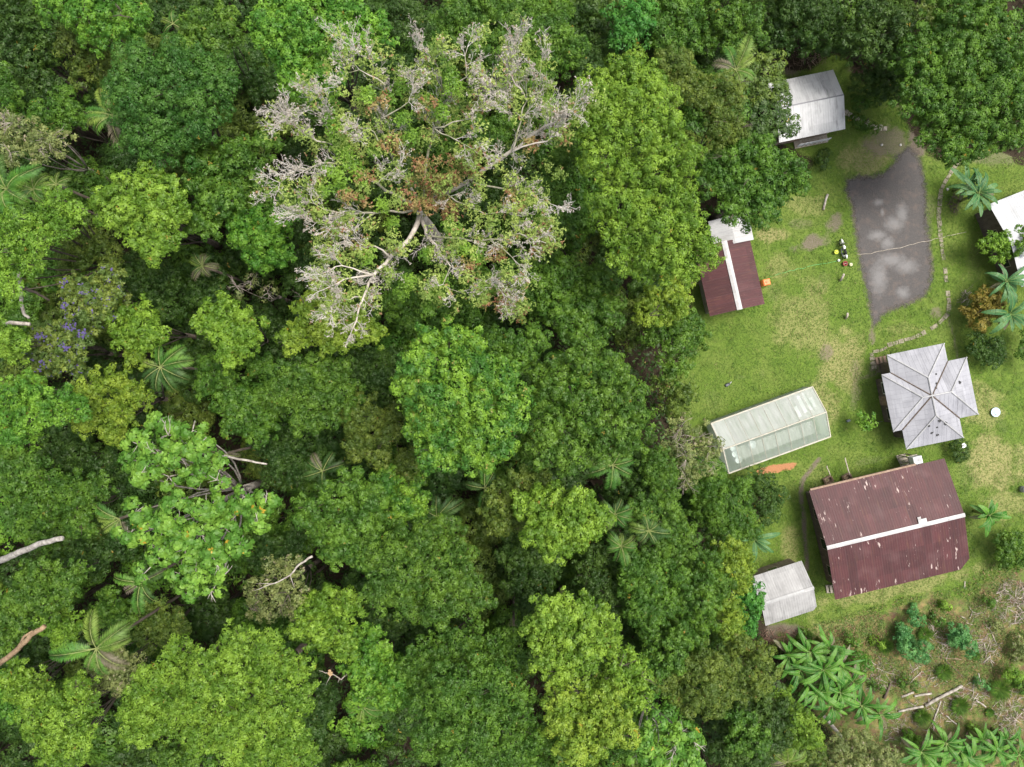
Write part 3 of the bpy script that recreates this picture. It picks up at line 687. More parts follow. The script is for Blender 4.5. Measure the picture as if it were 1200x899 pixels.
# ------------------------------------------------------------------ trees
def unit(a): return a/np.maximum(np.linalg.norm(a, axis=-1, keepdims=True), 1e-9)
TEX = {  # puff radius, sprig spacing, leaves per sprig, leaf length, leaf width ratio, gap
 'fine':  (.31, .165, 4, .125, .50, .07),
 'puff':  (.38, .17, 4, .12, .55, .03),
 'clump': (.38, .20, 5, .16, .50, .09),
 'loose': (.44, .27, 5, .21, .42, .20),
 'rosette': (.36, .25, 6, .25, .62, .42),
 'airy':  (.50, .38, 5, .19, .40, .35),
}
def crown_leaves(lobes, tex, rg, flat=.78, low=-.25, scale=1.0):
    """lobes: (x,y,z,r). lobes carry puffs, puffs carry sprigs, sprigs carry leaves"""
    pr, sp, nl, ll, lw, gap = TEX[tex]; pr *= scale; ll *= scale**.5
    lob = np.array(lobes, float)
    PP, PD, PR = [], [], []
    for (x, y, z, r) in lob:
        p = min(pr, r*.6)
        rr = r - p*.45
        n = max(6, int(2*math.pi*rr*rr*1.25/(p*1.28)**2))
        u = rg.uniform(low, 1, n*2); th = rg.uniform(0, 2*math.pi, n*2)
        # thin to a loosely even spread
        d = np.stack([np.sqrt(1-u*u)*np.cos(th), np.sqrt(1-u*u)*np.sin(th), u], -1)
        keep = []
        mind = p*.95/max(rr, .1)
        for i in range(len(d)):
            if all(np.sum((d[i]-d[j])**2) > mind*mind for j in keep): keep.append(i)
            if len(keep) >= n: break
        d = d[keep]
        pos = np.array([x, y, z]) + d*np.array([rr, rr, rr*flat])*rg.uniform(.82, 1.1, (len(d), 1))
        ok = rg.random(len(d)) > gap
        for (x2, y2, z2, r2) in lob:
            q = (pos-np.array([x2, y2, z2]))/np.array([r2, r2, r2*flat])
            if r2 == r and x2 == x and y2 == y: continue
            ok &= np.sum(q*q, 1) > .55
        PP.append(pos[ok]); PD.append(d[ok]); PR.append(p*rg.uniform(.7, 1.3, ok.sum()))
    PP = np.concatenate(PP); PD = np.concatenate(PD); PR = np.concatenate(PR)
    cc = rg.random(len(PP))
    # sprigs on each puff
    ns_ = np.maximum(4, (2*math.pi*PR**2*1.1/(sp*sp)).astype(int))
    pi = np.repeat(np.arange(len(PP)), ns_); N = len(pi)
    d = unit(rg.normal(size=(N, 3)))
    axis = unit(PD[pi]*.7+np.array([0, 0, .6]))
    dot = np.sum(d*axis, 1, keepdims=True)
    d = np.where(dot < -.15, d-2*dot*axis, d)
    spos = PP[pi] + d*PR[pi][:, None]*np.array([1, 1, .8])*rg.uniform(.7, 1.08, (N, 1))
    sc_ = np.clip(cc[pi]*.55+rg.random(N)*.45, 0, 1)
    # leaves on each sprig
    li = np.repeat(np.arange(N), nl); K = len(li)
    nrm = unit(d[li]*.95+np.array([0, 0, .35])+rg.normal(size=(K, 3))*.22)
    rnd = rg.normal(size=(K, 3)); axl = unit(rnd-np.sum(rnd*nrm, 1, keepdims=True)*nrm)
    axl = unit(axl+np.array([0, 0, -.25]))
    side = unit(np.cross(nrm, axl))
    L = ll*rg.uniform(.65, 1.3, (K, 1)); Wd = L*lw*.5
    b = spos[li] + axl*L*.08
    V = np.empty((K, 4, 3))
    V[:, 0] = b; V[:, 1] = b+axl*L*.5+side*Wd+nrm*L*.06; V[:, 2] = b+axl*L-nrm*L*.1; V[:, 3] = b+axl*L*.5-side*Wd+nrm*L*.06
    return quads(V, {'v': rg.random(K), 'c': sc_[li], 'o': np.repeat(rg.random(N), nl)}), PP
def limb(mb, a, b, r0, r1, sag=.12, n=4, sides=6, rg_=random):
    a = Vector(a); b = Vector(b); L = (b-a).length; pts = []
    off = Vector((rg_.uniform(-1,1), rg_.uniform(-1,1), rg_.uniform(-.3,.6)))*L*sag
    for i in range(n+1):
        t_ = i/n; pts.append(a.lerp(b, t_)+off*math.sin(t_*math.pi))
    mb.tube(pts, [r0+(r1-r0)*i/n for i in range(n+1)], sides); return pts
def trunk_mesh(lobes, ztop, r0, rg_, lean=(0, 0)):
    """trunk from the ground, limbs into every lobe"""
    mb = MB(); cx = sum(l[0] for l in lobes)/len(lobes); cy = sum(l[1] for l in lobes)/len(lobes)
    zf = min(l[2] for l in lobes)*.62
    ox, oy = lean
    mb.tube([(cx+ox, cy+oy, -.3), (cx+ox, cy+oy, .5), (cx+ox*.6+.1, cy+oy*.6-.1, zf*.5), (cx, cy, zf)], [r0*1.5, r0*1.1, r0*.9, r0*.7], 9)
    for (x, y, z, r) in lobes:
        limb(mb, (cx, cy, zf-.2), (x, y, z-r*.1), r0*.24, r0*.09, .08, 5, 6, rg_)
        for k in range(5):
            a = rg_.random()*6.28
            limb(mb, (x, y, z+r*.05), (x+math.cos(a)*r*.75, y+math.sin(a)*r*.75, z+r*rg_.uniform(-.1,.25)), r0*.09, r0*.03, .1, 3, 4, rg_)
    return mb
def tree(label, cls, ztop, tex, lobes_px, name='tree', cat='tree', bark=None, group=None, dome=.24, flat=.78, pale_twigs=0, grow=1.1, twr=.6, lean=2.4):
    """crown lobes surveyed on the plan; the middle of the crown stands highest"""
    s = SC(ztop-1.5); L = [(P(x, y, ztop-1.5).x, P(x, y, ztop-1.5).y, r*s*grow) for x, y, r in lobes_px]
    tot = sum(l[2]**2 for l in L); cx = sum(l[0]*l[2]**2 for l in L)/tot; cy = sum(l[1]*l[2]**2 for l in L)/tot
    rad = max(math.hypot(l[0]-cx, l[1]-cy)+l[2] for l in L)
    rg = np.random.default_rng(abs(hash((round(cx*7), round(cy*7)))) % 99991); rg_ = random.Random(int(rg.integers(1e6)))
    t = thing(name, label, cat, (cx, cy, 0), 0, group)
    lob = []
    for (x, y, r) in L:
        q = math.hypot(x-cx, y-cy)/max(rad, .1)
        z = ztop - r*flat - dome*rad*q*q*1.1 + rg_.uniform(-.9, .5)
        lob.append((x-cx, y-cy, max(z, r*.6), r))
    fine_lob = []
    for (x, y, z, r) in lob:
        if r < .75 or tex == 'rosette': fine_lob.append((x, y, z, r*(.86 if tex == 'rosette' else 1))); continue
        fine_lob.append((x, y, z-.25*r, r*.62))
        n = 6 if r < 1.3 else 8; a0 = rg_.random()*6.28
        for k in range(n):
            a = a0+k*6.283/n+rg_.uniform(-.3, .3); el = rg_.uniform(-.05, .55); q = r*rg_.uniform(.55, .92)
            fine_lob.append((x+math.cos(a)*math.cos(el)*q, y+math.sin(a)*math.cos(el)*q, z-.12*r+math.sin(el)*q*flat+rg_.uniform(-.2,.2)*r, r*rg_.uniform(.24, .42)))
        for k in range(3):
            a = rg_.random()*6.28; q = r*rg_.uniform(.95, 1.22)
            fine_lob.append((x+math.cos(a)*q, y+math.sin(a)*q, z-.1*r-rg_.uniform(0,.45)*r, r*rg_.uniform(.15, .25)))
        for k in range(3):
            a = a0+k*2.1+rg_.uniform(-.5, .5); q = r*rg_.uniform(.2, .38)
            fine_lob.append((x+math.cos(a)*q, y+math.sin(a)*q, z+r*flat*rg_.uniform(.34, .72), r*rg_.uniform(.27, .42)))
    me, pp = crown_leaves(fine_lob, tex, rg, flat)
    link('crown', me, LEAF[cls], t)
    dn = math.hypot(cx, cy)+.1; ld = min(rad*.6, lean); mb = trunk_mesh(lob, ztop, .036*ztop**.7*(.6+.4*min(1, rad/5)), rg_, (cx/dn*ld, cy/dn*ld))
    if pale_twigs:
        for k in range(pale_twigs):
            x, y, z, r = rg_.choice(lob); a = rg_.random()*6.28; rr = r*rg_.uniform(.75, 1.2)
            p0 = Vector((x, y, z+r*flat*.55)); p1 = p0+Vector((math.cos(a)*rr, math.sin(a)*rr, r*rg_.uniform(.1,.45)))
            pts = limb(mb, p0, p1, .06*twr, .02*twr, .15, 4, 5, rg_)
            for q in range(3):
                i = rg_.randint(1, 3); b = a+rg_.uniform(-1, 1)
                limb(mb, pts[i], pts[i]+Vector((math.cos(b), math.sin(b), rg_.uniform(.1,.6)))*rr*.45, .03*twr, .01*twr, .1, 3, 4, rg_)
    mb.build('trunk', bark or BARK, t, True)
    return t, lob

TREES = [
 # label, class, top, texture, lobes, options
 ('bright green cloud-shaped tree at the top edge above the deep green dome', 'brt', 22, 'fine', [(72,4,22),(92,16,22),(112,28,22),(135,40,14),(150,22,22),(128,8,24),(165,30,16),(110,48,14)], dict(pale_twigs=5)),
 ('dull olive tree between the bright cloud-shaped tree and the deep green dome', 'oliv', 18, 'loose', [(88,55,18),(105,65,20),(95,80,17),(118,72,15)], {}),
 ('blackish feathery tree in the top left corner', 'dk', 17, 'loose', [(15,12,24),(40,25,24),(12,40,22),(58,14,15)], {}),
 ('dark green tree below the blackish corner tree at the left edge', 'dk', 16, 'loose', [(15,65,24),(38,58,20),(60,62,18)], {}),
 ('small bright green tree cut by the left edge above the pale twiggy tree', 'mid', 18, 'clump', [(4,92,16),(14,108,14)], {}),
 ('dark olive tree left of the yellowish palm', 'dk', 16, 'loose', [(45,90,20),(60,105,18),(38,105,16)], {}),
 ('moss green tree just left of the yellowish palm and right of the pale twiggy tree', 'mid', 17, 'fine', [(75,128,22),(58,140,20),(90,140,15)], {}),
 ('large smooth deep green dome tree, darkest and roundest of the upper left', 'dome', 25, 'puff', [(165,84,32),(200,72,32),(230,84,32),(250,104,24),(200,108,45),(160,118,34),(150,100,22),(228,124,32),(190,142,36),(222,145,26),(162,150,28),(175,172,20)], dict(dome=.4)),
 ('pale twiggy tree at the left edge above the large palm', 'gry', 20, 'airy', [(12,160,16),(30,152,16),(48,168,16),(70,166,14),(55,182,12),(22,182,12),(8,140,10)], dict(pale_twigs=20, bark='twig')),
 ('small bare grey tree in the gap above the pale lime tree', 'gry', 16, 'airy', [(285,338,10),(300,332,9),(318,345,9)], dict(pale_twigs=14, bark='twig')),
 ('dark green tree with yellowish flecks between the deep dome and the large bright top tree', 'mid', 20, 'clump', [(240,38,22),(262,30,20),(252,55,20),(232,60,15),(275,48,14)], {}),
 ('dark tree at the top edge above the small pale palm tips', 'dk', 17, 'fine', [(190,12,20),(215,8,20),(178,24,14)], {}),
 ('tall bright green layered tree at the top edge left of the bare emergent', 'brt', 26, 'clump', [(308,20,24),(335,10,26),(370,8,26),(405,12,24),(330,45,26),(360,40,28),(395,45,24),(425,35,24),(350,72,26),(378,76,20),(340,95,18),(366,104,20),(385,100,14),(438,28,18)], dict(dome=.35)),
 ('black-green tree in the gap below the tall bright layered tree', 'dk', 13, 'fine', [(275,75,22),(300,92,22),(320,110,18),(290,60,18)], {}),
 ('dark round tree at the top edge right of the tall bright layered tree', 'dk', 17, 'fine', [(468,10,20),(490,28,18),(475,45,15)], {}),
 ('deep green tree squeezed behind the upper bare twigs of the emergent', 'dk', 16, 'fine', [(458,62,20),(468,80,16),(450,42,14)], {}),
 ('mid green tree at the top edge above the emergent twigs', 'mid', 21, 'fine', [(535,20,24),(565,15,26),(555,45,24),(580,60,20),(530,45,16),(590,35,18)], {}),
 ('broad moss green tree at the top edge above the white dead branch', 'mid', 22, 'fine', [(610,18,24),(640,15,26),(615,45,24),(650,45,26),(668,62,18),(640,72,22),(628,30,24)], dict(dome=.4)),
 ('bluish black tree at the top edge left of the vivid green sprawl', 'dk', 12, 'loose', [(690,12,22),(700,40,20),(682,32,18)], {}),
 ('vivid emerald green tree at the top edge', 'viv', 15, 'loose', [(730,12,18),(742,32,20),(728,48,16),(752,16,16)], {}),
 ('dark small tree wedged above the large yellowish green emergent', 'dk', 13, 'fine', [(695,72,18),(712,62,14),(690,90,14)], {}),
 ('vine covered green tree at the top edge right of the vivid emerald tree', 'mid', 14, 'loose', [(785,18,22),(800,40,22),(775,48,20),(815,20,20),(790,66,18)], {}),
 ('leafy green tree above the pale upright palm near the top edge', 'mid', 13, 'loose', [(845,28,22),(868,20,20),(830,48,16),(852,45,16),(885,38,15)], {}),
 ('huge yellowish green tree with fine leaves right of the bare emergent', 'lime', 27, 'fine', [(715,92,26),(740,85,28),(765,100,26),(698,118,24),(728,122,34),(760,135,32),(690,148,22),(720,160,30),(755,172,34),(785,165,26),(705,190,22),(740,205,34),(775,200,32),(800,190,20),(722,235,28),(755,240,32),(788,232,28),(735,268,26),(770,270,30),(802,262,24),(825,290,20),(838,297,13),(760,300,26),(790,298,24),(732,296,18),(815,312,16)], dict(dome=.22)),
 ('small olive tree tucked behind the huge yellowish green tree', 'oliv', 20, 'fine', [(785,82,20),(805,95,18),(795,110,18),(815,118,14)], {}),
 ('olive green tree overhanging the left end of the white metal roofed cabin', 'oliv', 20, 'fine', [(852,108,23),(856,117,14),(842,132,20),(850,145,20),(864,154,12),(845,160,18)], dict(pale_twigs=5)),
 ('spreading green tree on the lawn edge over the white roofed annex', 'mid', 19, 'clump', [(858,188,25),(882,186,24),(905,197,21),(845,205,20),(875,215,28),(905,225,22),(928,210,18),(860,235,20),(888,248,18),(918,188,16),(870,258,11),(856,250,10)], dict(pale_twigs=4)),
 ('yellow-green small-leaved tree leaning over the maroon roofed house', 'yel', 18, 'clump', [(765,358,16),(785,345,18),(800,335,14),(755,372,14),(778,370,14),(792,358,12)], dict(pale_twigs=4)),
 ('rounded dark mid-green tree left of the yellow-green one beside the maroon roof', 'mid', 20, 'clump', [(640,335,24),(668,322,24),(698,332,24),(655,362,26),(685,360,28),(712,362,20),(675,385,22),(700,388,18),(630,360,18)], dict(dome=.35)),
 ('vine-draped tree at the lawn edge below the maroon roofed house', 'mid', 13, 'loose', [(800,378,18),(812,395,16),(790,405,20),(772,392,18),(790,430,16)], {}),
 ('dark bush at the lawn edge left of the small dark object on the grass', 'oliv', 7, 'loose', [(785,450,16),(800,462,14),(790,478,14)], {}),
 ('large bright emerald tree with pale yellow tips in the centre of the forest', 'em', 28, 'clump', [(500,405,22),(525,398,24),(548,410,22),(490,430,24),(520,430,30),(552,440,30),(485,460,22),(515,465,34),(552,475,34),(585,450,24),(598,475,24),(490,500,24),(525,505,32),(560,512,30),(592,502,22),(510,530,22),(540,538,20)], dict(dome=.35)),
 ('lumpy green tree with many small mounds right of the central emerald tree', 'mid', 24, 'clump', [(640,455,22),(655,435,18),(685,425,24),(715,440,24),(700,460,24),(735,465,22),(670,475,22),(645,500,22),(690,495,26),(722,495,24),(748,485,18),(665,528,22),(700,525,20),(735,520,18),(640,530,18)], dict(dome=.15)),
 ('mid green mounded tree behind the top of the central emerald tree', 'mid', 21, 'clump', [(592,402,20),(612,418,20),(630,400,16),(575,400,14)], {}),
 ('bright lime clumpy tree below the central emerald tree', 'lime', 22, 'clump', [(625,592,22),(650,590,24),(680,590,22),(640,612,26),(668,612,26),(695,608,18),(650,632,20),(678,630,18)], dict(dome=.35)),
 ('olive tree half hidden behind the left of the bright lime clumpy tree', 'oliv', 19, 'clump', [(588,585,22),(600,605,22),(610,568,20),(585,612,14),(632,562,16)], {}),
 ('green tree with lime highlights below the dark palm gap left of centre', 'mid', 22, 'clump', [(368,598,20),(385,582,20),(410,572,20),(432,588,22),(395,608,26),(425,618,26),(375,622,18),(400,640,24),(435,645,22)], {}),
 ('bluish green leafy tree left of the dark gap below the emerald tree', 'em', 20, 'clump', [(450,572,22),(475,580,20),(462,600,22),(488,602,16),(440,600,16)], {}),
 ('broad fine-leaved moss green tree with dry yellow flecks below the bluish green leafy tree', 'mid', 23, 'fine', [(455,650,26),(485,640,26),(512,630,24),(535,650,22),(470,680,26),(505,672,30),(540,680,24),(480,708,24),(515,712,22),(445,700,20),(555,700,20)], dict(dome=.3)),
 ('soft mid green tree left of and below the emergent, with light new leaves', 'mid', 21, 'fine', [(338,445,22),(362,440,24),(390,442,24),(345,470,24),(375,470,28),(400,462,20),(355,490,18),(330,462,16)], {}),
 ('olive rounded tree touching the lower left of the central emerald tree', 'oliv', 19, 'fine', [(425,490,24),(450,505,20),(420,520,20),(445,530,18),(462,485,14),(470,545,18)], {}),
 ('dark green tree under the lower edge of the bare emergent', 'dk', 17, 'fine', [(425,430,24),(450,440,20),(438,460,20),(460,420,16)], {}),
 ('pale yellow-green tree below the lower left branches of the bare emergent', 'yel', 22, 'clump', [(365,362,18),(385,350,20),(405,372,22),(378,385,20),(350,398,16),(395,398,18),(420,390,16),(338,400,11),(440,392,14)], dict(pale_twigs=3)),
 ('pale lime tree with a dull top left of the pale yellow-green tree', 'lime', 20, 'clump', [(258,370,20),(248,382,14),(278,378,18),(292,390,18),(270,400,20),(290,408,14),(268,418,14)], {}),
 ('deep green tree between the palm with one yellow frond and the soft mid green tree', 'mid', 17, 'fine', [(250,430,20),(268,445,18),(245,450,16),(300,430,16)], {}),
 ('leafy green tree just above right of the broad-leaved pale tree', 'mid', 18, 'clump', [(270,475,20),(295,470,20),(312,488,18),(285,495,18),(308,508,14)], {}),
 ('dense bright green round-leaved tree left of the emergent', 'brt', 21, 'clump', [(285,260,16),(302,255,18),(325,258,16),(292,280,20),(315,282,20),(305,302,18),(328,300,14),(338,258,11)], {}),
 ('small green tree above the dense bright round-leaved tree', 'mid', 20, 'fine', [(302,232,16),(322,228,16),(340,238,14)], {}),
 ('yellow-lime tree with feathery tiers below the deep green dome', 'lime', 24, 'clump', [(125,238,20),(150,222,20),(172,198,15),(180,225,20),(205,235,20),(160,250,24),(190,258,22),(215,250,14),(172,275,20),(195,285,18),(185,298,12),(140,255,16)], dict(dome=.3)),
 ('mid green tree with lime top right of the feathery yellow-lime tree', 'mid', 22, 'clump', [(235,185,20),(255,195,22),(280,185,20),(245,215,22),(270,215,20),(250,240,20),(272,240,16),(240,262,18),(295,200,16),(310,170,18)], {}),
 ('airy yellow-lime tree at the left edge above the pale bare boughs', 'lime', 24, 'puff', [(72,238,15),(88,248,13),(50,258,17),(68,268,15),(30,258,12),(12,270,16),(35,285,17),(55,288,15),(10,298,17),(32,308,15),(15,328,16),(0,315,14),(22,342,13)], dict(dome=.25)),
 ('dull dark tree between the airy yellow-lime tree and the feathery one', 'oliv', 18, 'fine', [(108,278,18),(125,292,20),(98,298,16),(130,308,14),(80,312,16)], {}),
 ('pale green tree sprinkled with violet flowers above the yellow tree', 'vio', 21, 'clump', [(78,338,16),(98,345,20),(120,335,20),(112,362,20),(88,362,16),(135,352,14),(130,325,12)], {}),
 ('grey-green tree with violet flower clusters at its middle', 'vio', 19, 'clump', [(50,392,18),(72,400,20),(92,410,20),(60,418,18),(82,428,16),(40,410,12)], {}),
 ('pale lime tree left of the palm with one yellow frond', 'lime', 20, 'clump', [(140,372,18),(158,368,18),(172,382,18),(190,392,14),(150,392,18),(178,402,14)], {}),
 ('golden yellow-green tree in the left forest', 'yel', 19, 'fine', [(112,455,18),(135,448,16),(152,462,18),(118,478,18),(142,482,18),(170,468,12),(105,495,16),(130,505,18),(160,418,12),(150,488,14)], {}),
 ('small lime tree at the left edge below the pale bare boughs', 'lime', 22, 'puff', [(8,390,15),(24,395,14),(14,410,15),(36,402,10)], {}),
 ('cool bright green tree at the left edge left of the golden tree', 'brt', 23, 'fine', [(8,462,20),(32,455,20),(52,470,18),(15,488,22),(42,492,20),(25,508,16),(75,468,15),(90,480,14),(70,488,14)], {}),
 ('dark moss green tree at the left edge above the pale leaning trunk', 'mid', 18, 'loose', [(12,560,22),(38,550,20),(55,572,18),(15,590,24),(42,595,22),(60,600,14),(20,612,16)], {}),
 ('mid green tree left of the frond above the broad-leaved pale tree', 'mid', 17, 'fine', [(82,575,20),(98,590,20),(82,605,18),(100,615,16),(120,570,16)], {}),
 ('black-green tree in the gap below the cool bright tree at the left', 'dk', 13, 'loose', [(60,540,20),(95,540,22),(120,548,20),(80,520,16)], {}),
 ('tall pale broad-leaved tree with leaf rosettes, white branches and yellow leaves', 'cec', 24, 'rosette', [(180,498,15),(200,510,16),(222,505,15),(165,520,16),(190,530,18),(215,535,18),(150,540,15),(240,525,15),(250,545,15),(175,552,16),(200,558,16),(235,560,18),(262,560,14),(290,580,13),(310,590,14),(280,600,18),(250,590,18),(300,615,15),(215,590,16),(265,618,18),(160,600,16),(175,620,18),(150,628,14),(200,612,18),(235,625,18),(215,645,18),(185,648,18),(255,650,16),(285,635,14),(205,675,16),(230,672,16),(170,672,12),(215,698,13),(265,672,14),(245,695,12)], dict(pale_twigs=9, dome=.2, bark='pale', twr=.55)),
 ('green tree with light tufts below the pale leaning trunk', 'mid', 19, 'clump', [(35,680,20),(55,672,18),(80,680,18),(92,670,12),(48,700,20),(72,702,16),(25,700,14)], {}),
 ('small light green tree between the tufted tree and the large palm', 'lime', 17, 'clump', [(62,728,16),(80,735,14),(70,750,12)], {}),
 ('green tree at the left edge above the brown forked bough', 'mid', 17, 'clump', [(8,725,18),(28,735,18),(12,752,14)], {}),
 ('very dark tree left of the two-frond palm under the broad-leaved tree', 'dk', 14, 'fine', [(90,648,22),(115,655,20),(130,640,16)], {}),
 ('small mid green tree below the two-frond palm', 'mid', 14, 'clump', [(130,710,18),(150,718,16),(118,722,14)], {}),
 ('dusky olive tree in the gap right of the two-frond palm', 'oliv', 14, 'fine', [(180,722,18),(200,735,18),(175,745,16),(215,730,14)], {}),
 ('round grey-olive tree right below the large palm', 'gry', 19, 'fine', [(125,778,16),(142,770,18),(158,780,14),(132,795,16),(150,795,12),(120,800,10)], {}),
 ('lime tree of rounded cauliflower puffs in the lower left corner', 'lime', 23, 'puff', [(45,832,17),(65,822,17),(88,812,17),(95,800,11),(100,830,14),(55,850,18),(80,845,20),(102,855,14),(35,858,14),(60,872,18),(85,872,18),(100,875,12),(50,888,14),(75,892,14)], dict(dome=.35)),
 ('yellowish lime tree above the cauliflower puffs at lower left', 'lime', 19, 'clump', [(28,785,15),(45,790,15),(32,802,14),(58,798,12)], {}),
 ('cool green tree at the left edge of the lower corner', 'brt', 18, 'clump', [(8,800,16),(12,820,16),(25,825,12)], {}),
 ('light green tree with a brownish underside left of the huge lower tree', 'lime', 22, 'fine', [(160,815,18),(185,800,22),(205,785,20),(155,835,18),(180,830,22),(210,820,22),(165,855,16),(195,850,18),(215,760,18)], {}),
 ('huge fresh green tree with dense fine leaves at the bottom left', 'lime', 25, 'fine', [(255,775,26),(285,758,26),(315,765,24),(240,805,26),(275,795,30),(312,798,28),(342,790,20),(250,840,28),(288,835,32),(325,832,28),(350,825,18),(235,865,22),(270,872,28),(308,870,30),(342,865,24),(355,885,18),(225,830,16),(290,895,20),(330,895,18)], dict(dome=.3)),
 ('dull green tree under the left side of the huge fresh green tree', 'mid', 17, 'fine', [(225,880,18),(200,885,18),(215,898,14)], {}),
 ('sparse grey-green tree with a bare curving branch', 'gry', 19, 'airy', [(305,690,18),(325,678,20),(345,690,18),(330,705,18),(310,715,16),(350,710,14),(345,665,12)], dict(pale_twigs=6)),
 ('yellowish green tree below the sparse grey-green tree', 'lime', 20, 'clump', [(365,715,18),(385,708,20),(408,705,18),(375,735,20),(398,735,20),(355,735,12),(385,755,14),(405,758,12)], {}),
 ('light green tree with orange flecks above the exposed-trunk palm', 'brt', 20, 'clump', [(418,755,18),(440,752,18),(425,778,20),(450,782,20),(470,795,18),(430,802,18),(455,812,16),(475,815,12),(415,825,11)], {}),
 ('dark tree in the gap above the light green tree with orange flecks', 'dk', 14, 'fine', [(448,735,18),(440,718,16),(465,728,14)], {}),
 ('green mounded tree along the top of the broad lower crown', 'mid', 21, 'puff', [(488,778,18),(505,765,20),(530,755,20),(555,752,18),(580,758,18),(598,748,15),(500,795,16),(525,780,18),(555,775,18),(585,778,18)], {}),
 ('broad rounded moss green tree at the bottom centre', 'mid', 24, 'puff', [(525,808,24),(552,798,24),(580,805,24),(605,815,20),(510,835,24),(542,830,28),(575,835,28),(605,845,24),(502,862,22),(530,860,26),(565,865,28),(600,872,24),(630,868,18),(540,888,22),(580,892,22),(500,885,18),(615,895,16)], dict(dome=.35)),
 ('bright yellow-lime dome right of the broad rounded moss green tree', 'lime', 25, 'clump', [(640,715,20),(662,712,20),(685,722,22),(635,742,20),(660,742,24),(688,748,22),(640,770,18),(665,772,22),(692,775,18),(712,735,14),(718,752,14),(655,790,14)], dict(dome=.4)),
 ('second yellow-lime dome below the bright one near the bottom edge', 'yel', 25, 'clump', [(655,822,20),(680,815,20),(705,828,22),(660,848,22),(690,850,24),(715,848,20),(672,870,18),(700,872,18),(728,838,14),(735,858,12)], dict(dome=.4)),
 ('thin lime tree with white twigs between the two yellow-lime domes and the olive dome', 'lime', 22, 'loose', [(722,772,16),(740,782,16),(752,795,14),(735,800,16),(718,795,14),(745,815,14),(705,800,14)], dict(pale_twigs=5)),
 ('fresh green tree right of the fan palms', 'mid', 18, 'fine', [(765,592,18),(782,598,18),(758,612,18),(785,620,20),(805,630,16),(795,645,18),(770,640,16),(750,598,14)], {}),
 ('dusty green tree left of the yellow tree by the grey shed', 'mid', 18, 'fine', [(745,660,18),(765,668,20),(745,685,22),(770,695,22),(790,680,18),(760,715,22),(745,708,16),(785,712,16)], {}),
 ('mid green tree above the olive dome with new yellow tips', 'mid', 17, 'clump', [(800,690,18),(820,700,18),(805,715,20),(830,680,16),(825,730,18),(800,740,18),(815,755,14)], {}),
 ('dull green tree between the dark gap and the dusty green tree', 'dk', 16, 'fine', [(705,690,20),(690,672,18),(715,708,16),(700,650,16),(725,670,14)], {}),
 ('yellow tree beside the upper left corner of the grey shed', 'yel', 14, 'fine', [(852,650,15),(868,648,14),(858,668,16),(876,665,12),(868,682,12)], {}),
 ('yellow-lime tree left of the grey shed', 'yel', 15, 'fine', [(850,708,14),(862,720,14),(848,732,14),(860,740,11)], {}),
 ('emerald tree spilling over the left end of the grey shed', 'viv', 12, 'loose', [(870,692,15),(880,700,11),(874,718,12),(884,688,8),(872,735,12)], {}),
 ('dark mid green tree between the dusty green tree and the yellow-lime tree', 'mid', 15, 'fine', [(838,695,16),(832,660,16),(845,680,14),(815,665,16)], {}),
 ('olive dome tree with yellow speckles right of the yellow-lime domes', 'oliv', 19, 'fine', [(805,785,18),(828,775,18),(848,785,16),(795,805,20),(822,805,22),(848,808,18),(810,828,18),(835,828,16),(780,800,14)], dict(dome=.4)),
 ('speckled olive-lime tree right of the olive dome', 'oliv', 16, 'fine', [(868,755,16),(885,765,16),(895,780,15),(870,782,18),(885,798,15),(870,808,14),(860,765,14)], {}),
 ('glossy mid green tree left of the olive dome', 'mid', 18, 'clump', [(768,750,18),(785,762,18),(772,780,16),(795,745,16),(760,770,14)], {}),
 ('dark leafy tree at the bottom left of the large banana clump', 'dk', 13, 'clump', [(890,818,20),(910,838,18),(892,845,20),(870,832,18),(865,860,20),(895,872,20),(915,862,16),(850,880,18),(880,892,16)], {}),
 ('mid green tree with yellow tips between the olive dome and the bottom edge', 'mid', 15, 'clump', [(862,842,15),(878,850,16),(885,868,14),(868,872,13)], {}),
 ('lime tree left of the pale slanting log near the banana clump', 'lime', 12, 'fine', [(930,835,15),(945,850,16),(935,865,14),(955,865,12),(920,820,12)], {}),
 ('broad-leaved tree with white forked branches at the bottom edge', 'cec', 19, 'rosette', [(752,862,14),(770,848,13),(762,880,14),(785,870,13),(800,855,14),(812,868,13),(805,888,14),(780,892,13),(745,885,11)], dict(pale_twigs=4, bark='pale', twr=.55)),
 ('rounded dark green tree below left of the greenhouse', 'mid', 10, 'fine', [(835,575,22),(858,582,22),(840,600,24),(865,608,22),(848,628,18),(825,595,18),(878,622,14)], {}),
 ('small dark green bush touching the lower side of the greenhouse', 'dk', 5, 'fine', [(890,568,16),(905,582,15),(890,592,15),(900,600,12)], {}),
 ('dry pale twiggy tree at the left end of the greenhouse', 'gry', 12, 'airy', [(795,500,16),(812,512,17),(828,522,14),(800,532,17),(820,545,15),(802,560,15),(790,518,13),(832,540,10)], dict(pale_twigs=26, bark='twig')),
 ('small deep green tree between the dry twiggy tree and the lumpy green tree', 'mid', 14, 'fine', [(775,560,18),(770,535,16),(780,580,16),(760,550,14)], {}),
 ('large dark spreading tree in the upper right corner', 'mid', 13, 'clump', [(1078,60,24),(1100,40,24),(1125,30,26),(1150,25,26),(1178,30,26),(1088,85,24),(1115,75,28),(1145,65,28),(1175,70,26),(1075,110,20),(1100,115,26),(1130,110,28),(1160,110,28),(1188,105,22),(1110,145,22),(1138,150,24),(1165,148,24),(1190,140,22),(1115,172,16),(1140,178,14),(1195,60,20),(1120,8,24),(1160,2,22)], dict(dome=.2, lean=7.0)),
